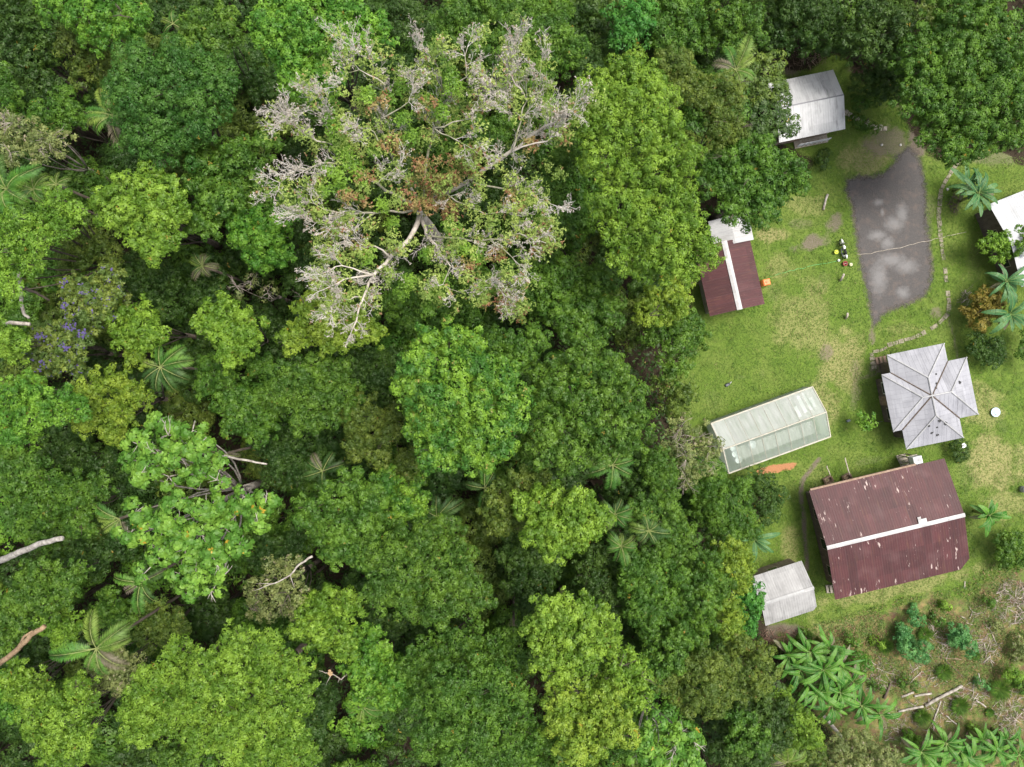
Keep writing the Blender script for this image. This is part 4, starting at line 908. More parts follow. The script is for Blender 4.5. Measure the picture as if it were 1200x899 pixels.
 ('dark low tree between the white roofed cabin and the spreading corner tree', 'dk', 4, 'fine', [(1015,95,16),(1035,85,16),(1050,105,16),(1030,110,14),(1060,85,14)], {}),
 ('dense dark tree mass at the top edge above the white roofed cabin', 'dk', 7, 'loose', [(925,12,24),(950,25,22),(910,35,20),(975,12,24),(995,35,22),(940,48,18),(970,50,20)], {}),
 ('dark vine-hung tree at the top edge left of the spreading corner tree', 'dk', 11, 'loose', [(1025,15,22),(1045,38,22),(1015,48,20),(1060,15,22),(1040,62,16)], {}),
 ('dark lobed tree in the gap below the bright lime clumpy tree', 'dk', 16, 'clump', [(605,650,18),(625,660,18),(605,680,17),(630,680,16),(615,700,15),(645,665,14)], {}),
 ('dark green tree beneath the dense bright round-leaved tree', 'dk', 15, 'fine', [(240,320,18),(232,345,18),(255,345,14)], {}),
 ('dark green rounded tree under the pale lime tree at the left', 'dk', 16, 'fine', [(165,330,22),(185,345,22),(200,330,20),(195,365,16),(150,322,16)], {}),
 ('green tree right of the black gap beside the emergent and the rounded dark tree', 'mid', 21, 'fine', [(612,240,18),(632,255,18),(645,225,16),(655,260,14),(662,185,18),(648,200,16)], {}),
 ('green tree below the brown and green twigs of the emergent', 'mid', 18, 'fine', [(560,330,20),(590,320,18),(540,350,20),(605,350,16),(480,340,22),(510,355,20),(460,355,18),(480,375,16)], {}),
 ('dark tree showing through the open middle of the emergent', 'mid', 18, 'fine', [(560,150,20),(590,145,16),(575,170,16),(520,140,16),(600,115,14)], {}),
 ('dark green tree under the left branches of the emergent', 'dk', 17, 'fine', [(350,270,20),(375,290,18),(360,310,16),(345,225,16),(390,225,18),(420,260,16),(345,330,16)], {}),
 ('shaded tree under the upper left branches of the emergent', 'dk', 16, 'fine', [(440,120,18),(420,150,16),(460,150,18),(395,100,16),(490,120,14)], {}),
 ('dark green tree in the gap right of the white branches of the broad-leaved tree', 'dk', 14, 'fine', [(330,545,20),(350,555,18),(320,560,14),(310,520,16),(340,525,16)], {}),
 ('dark green shrubby tree right of the broad-leaved tree by the sparse grey-green tree', 'dk', 13, 'fine', [(320,640,18),(340,650,16),(350,630,14),(300,655,14)], {}),
]
for (label, cls, zt, tex, lobes, opt) in TREES:
    opt = dict(opt)
    if opt.get('bark') == 'pale': opt['bark'] = PALEBARK
    if opt.get('bark') == 'twig': opt['bark'] = TWIGBARK; opt['twr'] = .4
    tree(label, cls, zt, tex, lobes, **opt)

# ---- understorey that fills the shaded gaps: individuals built from a few kinds
def proto(cls, tex, r, z, seed, name='understorey_tree', label='dull green tree filling a shaded gap between taller forest crowns', cat='tree', nlob=5):
    rg = np.random.default_rng(seed); rg_ = random.Random(seed)
    lob = [(0, 0, z-r*.4, r*.55)]
    for i in range(nlob):
        a = i*2*math.pi/nlob+rg_.uniform(-.4, .4); q = r*rg_.uniform(.45, .65); lr = r*rg_.uniform(.36, .5)
        lob.append((math.cos(a)*q, math.sin(a)*q, z-r*rg_.uniform(.5, .9), lr))
    t = thing(name, label, cat, (0, 0, 0), 0, 'understorey trees in the shaded gaps')
    me, _ = crown_leaves(lob, tex, rg, .75, -.1)
    link('crown', me, LEAF[cls], t); trunk_mesh(lob, z, .13, rg_).build('trunk', BARK, t, True)
    return t
UND = [proto('dk', 'fine', 2.3, 9, 1), proto('dk', 'clump', 2.2, 9, 2), proto('mid', 'loose', 2.4, 9, 3), proto('mid', 'clump', 2.5, 9, 4),
       proto('oliv', 'fine', 2.1, 9, 5), proto('mid', 'fine', 2.3, 9, 6), proto('oliv', 'clump', 2.2, 9, 7), proto('brt', 'loose', 2.2, 9, 8)]
used = [False]*len(UND)
ru = random.Random(21)
gx = -55.0
count = 0
while gx < 46:
    gy = -41.0
    while gy < 42:
        x = gx+ru.uniform(-1.3, 1.3); y = gy+ru.uniform(-1.3, 1.3); gy += 4.25
        sdv = float(sd_poly(np.array([x]), np.array([y]), CLEAR)[0])
        if sdv > -2.2 or x > 46: continue
        if y < -20 and x > 34: continue
        k = ru.choice((0,0,0,1,1,1,2,2,3,4,5,6,7)); near = sdv > -6
        zs = ru.uniform(.55, .95) if near else ru.uniform(.85, 1.45)
        hs = ru.uniform(1.0, 1.35) if near else ru.uniform(1.05, 1.5)
        if not used[k]: o = UND[k]; used[k] = True; o.location = (x, y, 0); o.scale = (hs, hs, zs); o.rotation_euler.z = ru.random()*6.28
        else: dup(UND[k], (x, y, 0), ru.random()*6.28, (hs, hs, zs))
        count += 1
    gx += 4.25
print('understorey', count)
NU = 130000
x = rng.uniform(-60, 50, NU); y = rng.uniform(-46, 46, NU); s1 = sd_poly(x, y, CLEAR)
ok = (s1 < -.3) & (np.abs(x) < 57) & (np.abs(y) < 45); x, y, s1 = x[ok], y[ok], s1[ok]; K = len(x)
iy = np.clip(((y+46)/.25).astype(int)+11, 0, ny_-1); ix = np.clip(((x+58)/.25).astype(int)+10, 0, nx_-1)
h = fbm(x+300, y+300, 2.2, 3, 17)**1.5*2.6*np.clip(-s1/3, .15, 1)+rng.uniform(0, .3, K)
b = np.stack([x, y, h+gz[iy, ix]], -1); nrm = unit(rng.normal(size=(K, 3))*.45+np.array([0, 0, 1.0])); rn = rng.normal(size=(K, 3)); axl = unit(rn-np.sum(rn*nrm, 1, keepdims=True)*nrm); sdv = np.cross(nrm, axl)
L = rng.uniform(.22, .6, (K, 1)); V = np.stack([b, b+axl*L*.5+sdv*L*.22, b+axl*L-nrm*L*.2, b+axl*L*.5-sdv*L*.22], 1)
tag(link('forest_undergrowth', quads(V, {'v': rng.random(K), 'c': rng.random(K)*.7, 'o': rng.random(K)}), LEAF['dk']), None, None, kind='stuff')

# ---- the half-bare emergent
def emergent():
    zt = 29.0; r_ = random.Random(9); rg = np.random.default_rng(9)
    c = P(492, 245, 22); t = thing('half_bare_emergent_tree', 'huge half-bare emergent tree with pale grey twigs, sparse yellow-green leaves and rusty tufts', 'tree', (c.x, c.y, 0))
    def Q(px, py, z): p = P(px, py, z); return Vector((p.x-c.x, p.y-c.y, z))
    mb = MB(); tw = MB(); ml = MB()
    mb.tube([(0, 0, -.3), (0, 0, 1), (.1, 0, 9), (0, .1, 16), Q(492, 250, 21)], [1.3, .8, .5, .34, .24], 12)
    LIMBS = [  # polyline px, z start/end, r0, r1, density of twigs, bare fraction
     ([(492,252),(478,280),(458,302),(437,322),(424,348),(412,388)], 21, 27, .38, .09, 1.0),
     ([(437,322),(405,328),(378,340)], 25.5, 27.5, .16, .05, 1.0),
     ([(437,322),(400,312),(378,320)], 25.5, 27, .12, .04, 1.0),
     ([(424,348),(400,352),(385,362)], 26, 27, .10, .04, 1.0),
     ([(458,302),(440,290),(402,285),(385,300)], 24.5, 26.5, .14, .04, .9),
     ([(494,254),(500,276),(515,296),(528,312)], 21, 25, .30, .06, .5),
     ([(500,276),(540,280),(575,282),(610,275),(640,285)], 23, 27, .22, .06, .8),
     ([(575,282),(600,300),(610,320)], 26, 26.5, .1, .04, .9),
     ([(528,312),(560,325),(585,340),(598,355)], 25, 26, .14, .05, .4),
     ([(528,312),(520,335),(545,345)], 25, 25.5, .1, .04, .3),
     ([(496,240),(550,212),(600,178),(632,152),(655,140),(678,126)], 21.5, 29, .34, .07, 1.0),
     ([(600,178),(640,165),(650,150)], 26.5, 28, .12, .04, 1.0),
     ([(550,212),(590,222),(620,228),(648,240)], 24, 26.5, .18, .05, .8),
     ([(600,178),(610,140),(590,112),(575,100)], 26, 28.5, .18, .05, 1.0),
     ([(612,110),(602,92),(600,72),(606,52)], 27.8, 29, .10, .03, 1.0),
     ([(610,140),(616,118),(602,92)], 27, 28, .12, .06, .6),
     ([(610,140),(632,110),(634,78)], 27, 28.5, .12, .04, .7),
     ([(494,236),(500,190),(508,150),(520,112),(512,78),(498,58)], 21.5, 29, .30, .06, .8),
     ([(520,112),(545,90),(548,55)], 27.5, 29, .14, .05, .8),
     ([(508,150),(545,140),(575,108)], 26.5, 28, .14, .05, .7),
     ([(508,150),(535,165),(560,180)], 26.5, 27, .12, .05, .5),
     ([(492,236),(468,200),(450,170),(446,140),(452,100),(432,70),(408,52)], 21.5, 29, .30, .06, .9),
     ([(452,100),(420,80),(402,90)], 27.8, 28.5, .12, .04, 1.0),
     ([(446,140),(480,120),(490,90)], 26.5, 28, .12, .04, .8),
     ([(450,170),(432,150),(412,150)], 25.5, 27, .12, .04, 1.0),
     ([(490,240),(450,222),(422,200),(405,175),(390,145),(378,118),(370,108)], 21.5, 28.5, .30, .06, .9),
     ([(405,175),(372,165),(350,150),(328,132)], 25.5, 28, .16, .04, 1.0),
     ([(390,145),(362,128),(335,138)], 27, 28, .1, .04, 1.0),
     ([(422,200),(385,190),(350,200),(320,222)], 25, 27, .18, .04, 1.0),
     ([(422,200),(440,215),(460,200)], 25, 26, .12, .05, .9),
     ([(486,246),(440,250),(400,252),(370,240),(352,236)], 21.5, 26.5, .24, .05, .9),
     ([(400,252),(375,262),(350,252)], 25, 26.5, .1, .04, 1.0),
     ([(440,250),(415,270),(400,268)], 24, 26, .12, .04, .8),
     ([(490,244),(520,225),(545,240),(570,250),(610,250)], 22, 26, .18, .05, .5),
    ]
    tips = []
    def twigs(p, dirv, L, r, depth):
        n = 3; pts = [p]; d = dirv.copy()
        for i in range(n):
            d = (d + Vector((r_.uniform(-.35,.35), r_.uniform(-.35,.35), r_.uniform(-.15,.25)))).normalized(); pts.append(pts[-1]+d*L/n)
        tw.tube(pts, [r*(1-.6*i/n) for i in range(n+1)], 4 if depth < 2 else 3, False)
        if depth >= 2: tips.append((pts[-1], depth)); return
        for i in range(1, n+1):
            for q in range(2 if depth == 0 else 2):
                a = r_.uniform(-1.1, 1.1); dd = Vector((d.x*math.cos(a)-d.y*math.sin(a), d.x*math.sin(a)+d.y*math.cos(a), d.z+r_.uniform(-.1,.4))).normalized()
                twigs(pts[i], dd, L*r_.uniform(.45,.7), max(r*.6, .010), depth+1)
    leafpts = []
    PALE = {0, 1, 2, 3, 4, 5, 10, 11, 14}
    for k_, (pl, z0, z1, r0, r1, bare) in enumerate(LIMBS):
        n = len(pl); pts = []
        for i, (a, b) in enumerate(pl):
            z = z0+(z1-z0)*(i/(n-1))**.8
            q = Q(a, b, z); pts.append(q)
        dense = []
        for i in range(n-1):
            for k in range(3):
                q = pts[i].lerp(pts[i+1], k/3); q += Vector((r_.uniform(-.1,.1), r_.uniform(-.1,.1), r_.uniform(-.08,.08)))*(0 if i+k == 0 else 1); dense.append(q)
        dense.append(pts[-1]); m = len(dense)
        (mb if k_ in PALE else ml).tube(dense, [(r0+(r1-r0)*i/(m-1))*(.46 if k_ in PALE else .34) for i in range(m)], 8)
        for i in range(2, m):
            if i < m*.3: continue
            for q in range(2):
                base = dense[i]; ax_ = (dense[i]-dense[i-1]).normalized(); a = r_.uniform(.3, 1.1)*r_.choice((-1, 1))
                if i == m-1: a = r_.uniform(-.5, .5)
                dd = Vector((ax_.x*math.cos(a)-ax_.y*math.sin(a), ax_.x*math.sin(a)+ax_.y*math.cos(a), ax_.z*.5+r_.uniform(0,.5))).normalized()
                if r_.random() < .33+.45*bare: twigs(base, dd, r_.uniform(.6, 1.15), .018, 0)
                if r_.random() > bare*.5:
                    for _ in range(2): leafpts.append(base+dd*r_.uniform(.2, 1.3)+Vector((r_.uniform(-.5,.5), r_.uniform(-.5,.5), r_.uniform(-.5,.15))))
    mb.build('trunk', surf('grey_bark', mottled((.33,.29,.24), (.52,.47,.41), 1.5), .9, (8, .5, .03)), t, True)
    ml.build('mossy_limb', surf('mossy_bark', mottled((.16,.17,.08), (.42,.38,.32), 1.6), .95, (8, .5, .03)), t, True)
    tw.build('twigs', surf('pale_twig', mottled((.40,.36,.32), (.60,.565,.52), .6), .85), t)
    # sparse living leaves
    def tufts(points, rad, nsp, nl, ll, cls, name, lw=.42):
        pts = np.array([tuple(p) for p in points]); K = len(pts)
        si = np.repeat(np.arange(K), nsp); N = len(si)
        d = unit(rg.normal(size=(N, 3))); d[:, 2] = np.abs(d[:, 2])*.8-.1
        sp = pts[si]+d*rad*rg.uniform(.3, 1, (N, 1))
        li = np.repeat(np.arange(N), nl); M_ = len(li)
        nrm = unit(d[li]*.5+np.array([0,0,.7])+rg.normal(size=(M_,3))*.4); rn = rg.normal(size=(M_,3)); ax_ = unit(rn-np.sum(rn*nrm,1,keepdims=True)*nrm); sd_ = np.cross(nrm, ax_)
        L = ll*rg.uniform(.6,1.3,(M_,1)); b = sp[li]; V = np.empty((M_,4,3)); Wd = L*lw/2
        V[:,0] = b; V[:,1] = b+ax_*L*.5+sd_*Wd; V[:,2] = b+ax_*L-nrm*L*.15; V[:,3] = b+ax_*L*.5-sd_*Wd
        cl = rg.random(K)
        link(name, quads(V, {'v': rg.random(M_), 'c': np.clip(cl[si][li]*.6+rg.random(M_)*.4, 0, 1), 'o': np.repeat(rg.random(N), nl)}), LEAF[cls], t)
    r_.shuffle(leafpts)
    leafpts = [p for p in leafpts]
    tufts(leafpts, .55, 17, 5, .13, 'emg', 'crown')
    fill = [Q(a+r_.uniform(-8,8), b+r_.uniform(-8,8), r_.uniform(24.5,26.5)) for a, b in [(420,110),(430,130),(415,150),(440,150),(465,95),(475,80),(500,90),(485,110),(500,130),(520,130),(540,110),(465,160),(480,175),(440,175),(500,160),(530,150),(545,130),(560,85),(590,120),(620,130),(640,130),(560,215),(600,215),(630,215),(650,200),(600,245),(570,265),(610,265),(640,262),(535,265),(560,295),(530,290),(505,320),(515,345),(495,345),(545,330),(570,335),(470,290),(455,280),(430,265),(410,235),(430,220),(450,205),(460,240),(380,205),(370,250),(390,275),(410,300),(365,175),(385,165),(420,175),(395,330),(430,345),(450,325),(410,345),(430,300),(370,320),(390,295),(345,245),(580,190),(540,185),(520,215),(545,205)] for _ in range(3)]
    tufts(fill, .6, 20, 5, .14, 'emg', 'inner_crown')
    # dry seed tufts on the fine twig ends
    tp = [p for p, d in tips]; r_.shuffle(tp)
    tufts(tp[:int(len(tp)*.26)], .14, 3, 3, .08, 'pink', 'dry_twig_tips', .5)
    # rusty patches and mossy growth along limbs
    rust = [Q(496+r_.uniform(-24,34), 232+r_.uniform(-26,14), r_.uniform(22.5,24)) for _ in range(20)]+[Q(a+r_.uniform(-12,12), b+r_.uniform(-9,9), z) for a, b, z in [(505,205,24.5),(520,195,25),(535,205,25),(550,180,25.5),(545,195,25),(560,200,25),(520,250,22.5),(500,240,22.5),(535,240,23),(595,350,25),(585,340,25),(600,362,25),(640,280,26),(625,290,26),(632,270,26),(430,205,25.3),(415,235,25.5),(460,165,25.8),(440,120,27),(505,120,27.2),(560,130,27),(620,170,26.5),(600,235,25.5),(420,285,25.5),(395,275,26),(545,315,25),(470,180,25),(488,190,25),(510,215,24),(585,300,25.5),(650,160,27),(572,352,25),(480,215,24),(590,362,24.8)] for _ in range(3)]
    tufts(rust, .6, 22, 5, .16, 'rust', 'rusty_foliage')
    moss = [Q(a+r_.uniform(-5,5), b+r_.uniform(-5,5), z) for a, b, z in [(388,140,27),(392,150,26.8),(396,158,26.5),(400,168,26.2),(405,178,26),(410,188,25.7),(415,196,25.4),(422,205,25.2),(386,200,25.8),(400,205,25.5),(382,225,25.5),(395,215,25.2),(440,180,25.5),(480,160,26),(470,140,26.5),(525,90,28),(535,100,28),(515,130,27),(560,100,28),(630,80,28),(636,100,27.6),(640,120,27.4),(500,300,24),(480,330,24),(470,345,23.5),(545,290,25),(560,300,25),(520,330,24.5),(512,350,24),(505,365,23.5),(530,270,23.5),(450,240,24),(460,260,23),(430,300,25.5),(470,105,27),(455,120,26.7),(500,120,27),(430,110,27.5)] for _ in range(3)]
    tufts(moss, .55, 26, 5, .17, 'lime', 'mossy_foliage')
    return t
emergent()

# ---- palms
def frond(L, droop, lift, nleaf, ll, rg_, curl=0.0):
    """one pinnate frond along +x from the origin; returns quads and rachis points"""
    pts = []; n = 10
    for i in range(n+1):
        s = i/n; ang = lift-(lift+droop)*s**1.4; 
        if i == 0: p = np.zeros(3)
        else: p = pts[-1]+np.array([math.cos(ang)*L/n, curl*s*L/n, math.sin(ang)*L/n])
        pts.append(p)
    pts = np.array(pts); V = []
    for k in range(nleaf):
        s = .12+.88*k/(nleaf-1); f = s*n; i = min(int(f), n-1); p = pts[i]+(pts[i+1]-pts[i])*(f-i)
        tan = unit(pts[i+1]-pts[i]); side = unit(np.cross(tan, np.array([0, 0, 1.0]))); up = np.cross(side, tan)
        lng = ll*(math.sin(math.pi*(.12+.80*s))**.7)*rg_.uniform(.85, 1.1)
        for sg in (1, -1):
            d = unit(side*sg*.85+tan*.5+up*rg_.uniform(.05,.3)); wv = tan*.017*lng/.5+up*.0
            mid = p+d*lng*.55; tip = p+d*lng+np.array([0, 0, -lng*.35])
            V.append([p-wv, mid-wv*1.3, tip, mid+wv*1.3])
    return np.array(V), pts
def palm(label, px, py, z, fronds, cls='palm', name='palm', group=None, trunk_r=.11, dead=0, base=None):
    """fronds: (azimuth deg on the plan, length m, droop, class or None)"""
    c = P(px, py, z); t = thing(name, label, 'palm', (c.x, c.y, 0), 0, group); rg_ = random.Random(int(px*7+py)); rg = np.random.default_rng(int(px+py*3))
    mb = MB(); bx, by = (base if base else (0, 0))
    mb.tube([(bx, by, -.2), (bx*.6, by*.6, z*.5), (0, 0, z)], [trunk_r*1.3, trunk_r, trunk_r*.8], 8); mb.build('trunk', PALEBARK if base else BARK, t, True)
    for f in fronds:
        az, L, droop = f[:3]; cl = f[3] if len(f) > 3 and f[3] else cls
        V, pts = frond(L, R(droop), R(f[4] if len(f) > 4 else 32), int(L*13)+10, .56*min(1.2, L/2.2), rg_, rg_.uniform(-.15, .15))
        a = R(az); M = np.array([[math.cos(a), -math.sin(a), 0], [math.sin(a), math.cos(a), 0], [0, 0, 1]])
        V = V @ M.T + np.array([0, 0, z]); pts = pts @ M.T + np.array([0, 0, z]); K = len(V)
        o = link('frond', quads(V, {'v': rg.random(K)*.6+.2, 'c': np.full(K, rg_.random())*.6+rg.random(K)*.3, 'o': np.zeros(K)}), LEAF[cl], t)
        rb = MB(); rb.tube([tuple(p) for p in pts], [.035*(1-.8*i/10) for i in range(11)], 4, False); rb.build('rachis', LEAF_STALK, o)
    return t
LEAF_STALK = surf('leaf_stalk', mottled((.16,.2,.06), (.25,.28,.1), 3), .7)
def ring(n, L, droop, off=0, jit=12, seed=1, cls=None):
    r = random.Random(seed); return [(off+360*i/n+r.uniform(-jit, jit)*1.6, L*r.uniform(.55, 1.12), droop+r.uniform(-25, 25), r.choice((cls, cls, cls, 'palmd', 'palmy')), r.uniform(15, 70)) for i in range(n)]
palm('yellow-tinged palm with arching fronds beside the deep green dome', 132, 135, 21, [(120,2.3,50,'palmy'),(190,2.2,60,'palmy'),(172,2.2,55),(215,2.0,70),(-80,2.4,65,'palmb'),(60,1.8,60),(-20,1.8,60)])
palm('small palm with pale drooping tips at the top edge above the dome', 203, 28, 19, [(160,1.2,70,'palmy'),(-30,1.3,60,'palmy'),(100,1.1,60),(220,1.1,60),(30,1.2,60)])
palm('large palm at the left edge above the airy yellow-lime tree', 8, 222, 20, ring(9, 2.8, 55, 10, seed=2))
palm('spiky grass-like palm right of the large left edge palm', 40, 222, 19, ring(12, 1.5, 70, 0, seed=3))
palm('small spiky yellow palm above the airy yellow-lime tree', 66, 216, 19, ring(11, 1.3, 60, 15, seed=4, cls='palmy'), 'palmy')
palm('whitish spiky palm in the dark gap left of the dense bright round-leaved tree', 238, 312, 17, ring(11, 1.4, 60, 5, seed=12, cls='palmb'), 'palmb')
palm('palm with one yellow frond and dark feathery fronds in the left forest', 188, 430, 19, [(165,1.5,50,'palmy'),(40,2.3,40),(15,2.4,45),(-25,2.3,55,'palmd'),(-60,2.2,60,'palmd'),(-100,2.0,60,'palmd'),(90,1.6,50),(220,1.8,60,'palmd')])
palm('palm with one broad pale frond left of the broad-leaved tree', 140, 608, 19.5, [(150,2.1,45),(175,1.9,60,'palmy'),(215,1.8,65,'palmy'),(-60,2.0,60,'palmb'),(255,1.9,70)])
palm('two-frond palm below the broad-leaved tree', 165, 682, 19.5, [(170,2.1,45),(-92,2.4,45),(-60,1.9,60,'palmd'),(210,1.6,60,'palmb'),(20,1.8,50,'palmd'),(80,1.6,50,'palmd')])
palm('large palm with broad ribbed fronds above the grey-olive tree', 113, 760, 21, [(185,3.3,35,'palm'),(178,2.5,30,'palm'),(100,2.7,40,'palmy'),(20,2.4,45,'palmy'),(0,1.2,30),(-35,2.5,60,'palmb'),(45,1.9,60),(-75,2.2,60),(40,2.9,60,'palmy'),(-110,1.9,65)])
palm('dark palm with a whitish dead frond above the tree with lime highlights', 378, 552, 17, [(120,1.6,50,'palmb'),(60,1.7,55,'palmd'),(20,1.8,60,'palmd'),(200,1.7,55),(-90,1.5,60,'palmd'),(150,1.5,55,'palmd')], 'palmd')
palm('dark palm in the deep gap below the emerald tree', 512, 605, 14, ring(8, 2.4, 50, 15, seed=6), 'palmd')
palm('slim palm with one long frond right of the dark palm gap', 568, 572, 17, [(90,2.0,50),(-95,1.8,60),(20,1.6,60,'palmd'),(170,1.6,60,'palmd'),(60,1.4,50,'palmd')], 'palm')
palm('palm with a drooping green frond left of the dry twiggy tree', 718, 545, 18, [(-95,2.2,75),(-80,2.0,80),(175,2.0,60,'palmy'),(200,2.1,60),(10,1.7,55),(60,1.5,50),(-30,1.8,65),(130,1.6,55,'palmd')])
palm('spiky pale palm right of the bright lime clumpy tree', 720, 603, 17, ring(12, 1.6, 60, 5, seed=8), 'palm')
palm('fan-like green palm below the spiky pale palm', 728, 640, 17, ring(12, 1.6, 60, 5, seed=9), 'palm')
palm('dark spiky palm just right of the fan-like palm', 760, 622, 18, ring(12, 1.7, 75, 5, seed=10), 'palmd')
palm('pale upright palm behind the white roofed cabin', 862, 82, 14, [(65,2.7,25,'palmy',50),(35,2.0,50,'palmy'),(110,2.2,55),(160,2.0,60,'palmb'),(200,1.8,60),(-20,1.8,60),(-70,1.6,60,'palmy')], 'palm')
palm('palm with one pale yellow feather frond at the bottom edge', 923, 893, 9, [(102,2.7,20,'palmy',45),(150,1.8,60,'palmy'),(60,1.8,60),(190,1.8,60,'palmb'),(20,2.0,60)], 'palmy')
palm('palm with exposed pale trunk left of the broad rounded tree', 425, 828, 15, [(205,1.5,55),(185,1.4,60),(-15,1.8,60),(-40,1.6,60),(-100,1.6,75,'palmy'),(90,1.4,50),(40,1.4,50)], 'palm', base=(-.3, -1.7))
palm('small bluish plume palm in the dark gap right of the broad moss tree', 602, 738, 17, [(100,1.0,30,'palmb',45),(75,.9,40,'palmb',45),(-80,.8,70,'palmb'),(140,.7,60,'palmb')], 'palmb')
palm('brown dying palm right of the yellow leaves of the broad-leaved tree', 262, 532, 18, [(180,1.5,50,'palmb'),(150,1.4,60,'palmb'),(-10,1.3,60,'palmb'),(210,1.3,60,'palmb')], 'palmb')

# ---- banana plants
def banana_leaf(L, wd, lift, droop, rg_):
    n = 12; pts = [np.zeros(3)]; bend = rg_.uniform(-.55, .55)
    for i in range(1, n+1):
        s = i/n; ang = lift-(lift+droop)*s**1.3; pts.append(pts[-1]+np.array([math.cos(ang)*L/n, bend*s*L/n, math.sin(ang)*L/n]))
    V = []
    for i in range(n):
        s0, s1 = i/n, (i+1)/n
        def wf(s): return 0.03 if s < .1 else wd/2*(math.sin(math.pi*min(1, (s-.1)/.9)**.75)**.6 if s < 1 else 0)
        for sg in (1, -1):
            w0, w1 = wf(s0), wf(s1); tear = rg_.uniform(0, .12) if rg_.random() < .5 else 0
            a0 = pts[i]; a1 = pts[i+1]+(pts[i]-pts[i+1])*tear*2
            dr = .22+rg_.uniform(-.05, .12)
            V.append([a0, a1, a1+np.array([.06, sg*w1, w1*.35-w1*dr*2]), a0+np.array([.04, sg*w0, w0*.35-w0*dr*2])])
    return np.array(V), np.array(pts)
def banana(label, px, py, z, n, L, cls='ban', seed=1, wd=.62, name='banana_plant', group=None, azs=None):
    c = P(px, py, z); t = thing(name, label, 'banana plant', (c.x, c.y, 0), 0, group); rg_ = random.Random(seed); rg = np.random.default_rng(seed)
    mb = MB(); mb.tube([(0,0,-.1),(.05,0,z*.5),(0,0,z)], [.16,.12,.07], 8); mb.build('stem', LEAF_STALK, t, True)
    az0 = rg_.uniform(0, 360)
    n = n if azs else int(n*1.45)
    for i in range(n):
        az = azs[i] if azs else az0+i*137.5+rg_.uniform(-15, 15)
        lift = R(rg_.uniform(25, 65)) if i > 2 else R(70); l = L*rg_.uniform(.65, 1.3)
        if i >= n-2 and not azs: lift = R(-5); l *= .8
        V, pts = banana_leaf(l, wd*.74*rg_.uniform(.75, 1.15), lift, R(rg_.uniform(10, 75)), rg_)
        a = R(az); M = np.array([[math.cos(a), -math.sin(a), 0], [math.sin(a), math.cos(a), 0], [0, 0, 1]])
        dz = np.array([0, 0, z-.5*rg_.random()]); V = V @ M.T+dz; pts = pts @ M.T+dz; K = len(V)
        o = link('leaf', quads(V, {'v': np.full(K, .35+.3*rg_.random())+rg.random(K)*.12, 'c': np.full(K, rg_.random()), 'o': np.zeros(K)}), LEAF['palmb' if (i >= n-2 and not azs) else cls], t)
        rb = MB(); rb.tube([tuple(p+np.array([0,0,.012])) for p in pts], [.026*(1-.8*i_/12) for i_ in range(13)], 4, False); rb.build('midrib', MIDRIB, o)
    return t
MIDRIB = surf('banana_midrib', lambda ns, ls: (.22,.32,.10), .6)
banana('bluish banana plant with wide leaves between the slab path and the white roof', 1148, 226, 3.0, 12, 2.3, 'band', 3)
banana('smaller bluish banana plant just left of the one beside the white roof', 1134, 216, 2.2, 8, 1.9, 'band', 4)
banana('banana plant below the shrub on the white roof', 1180, 330, 3.2, 10, 2.2, 'band', 5)
banana('banana plant with long drooping leaves right of the ochre shrub', 1184, 368, 3.2, 10, 2.6, 'band', 6)
banana('pale banana plant above the grey shed near the forest edge', 884, 632, 3.0, 8, 2.3, 'band', 7, azs=[-15,-40,-65,15,-95,170,60,120])
banana('yellow-green banana plant at the right end of the large red roof', 1160, 604, 2.4, 11, 1.7, 'ban', 8)
for i, (x, y, z, n, L, lab) in enumerate([(950,765,3.0,11,2.3,'topmost banana plant of the large clump below the grey shed'),(938,785,2.8,9,2.1,'leftmost banana plant of the large clump below the grey shed'),
    (965,785,3.2,12,2.5,'tall central banana plant of the large clump below the grey shed'),(985,780,2.6,9,2.2,'rightmost banana plant of the large clump below the grey shed'),
    (960,812,2.8,10,2.3,'banana plant above the pale slanting log'),(985,812,2.8,10,2.3,'banana plant right of the pale slanting log'),(1010,828,2.6,10,2.3,'banana plant between the slanting log and the bare felled garden'),
    (1032,838,2.4,9,2.0,'small banana plant left of the felled white log'),(1080,882,2.8,11,2.3,'banana plant at the bottom edge right of the grey-olive tree'),(1110,872,2.8,10,2.3,'upright banana plant in the middle of the bottom edge row'),
    (1138,890,2.6,10,2.1,'low banana plant cut by the bottom edge'),(1168,880,2.8,11,2.2,'banana plant near the lower right corner'),(1195,885,2.6,9,2.1,'banana plant in the lower right corner'),(926,768,2.4,8,2.0,'small banana plant nearest the forest below the grey shed'),(972,760,2.7,9,2.1,'banana plant at the upper right rim of the large clump'),(948,802,2.5,9,2.1,'low banana plant shaded on the lower left rim of the large clump'),(1000,800,2.2,8,1.9,'small banana plant at the lower right rim of the large clump'),(975,828,2.3,9,2.0,'banana plant touching the pale slanting log from the right'),(1096,895,2.4,9,2.0,'short banana plant half cut by the bottom edge left of the upright one'),(1152,868,2.3,8,1.9,'short banana plant behind the lower right row'),(1125,880,2.5,9,2.0,'banana plant filling the bottom edge row beside the upright one'),(1182,868,2.4,8,1.9,'short banana plant below the pinkish brush pile')]):
    banana(lab, x, y, z, n, L, 'ban', 20+i, wd=.55, group='banana plants in the garden clumps')

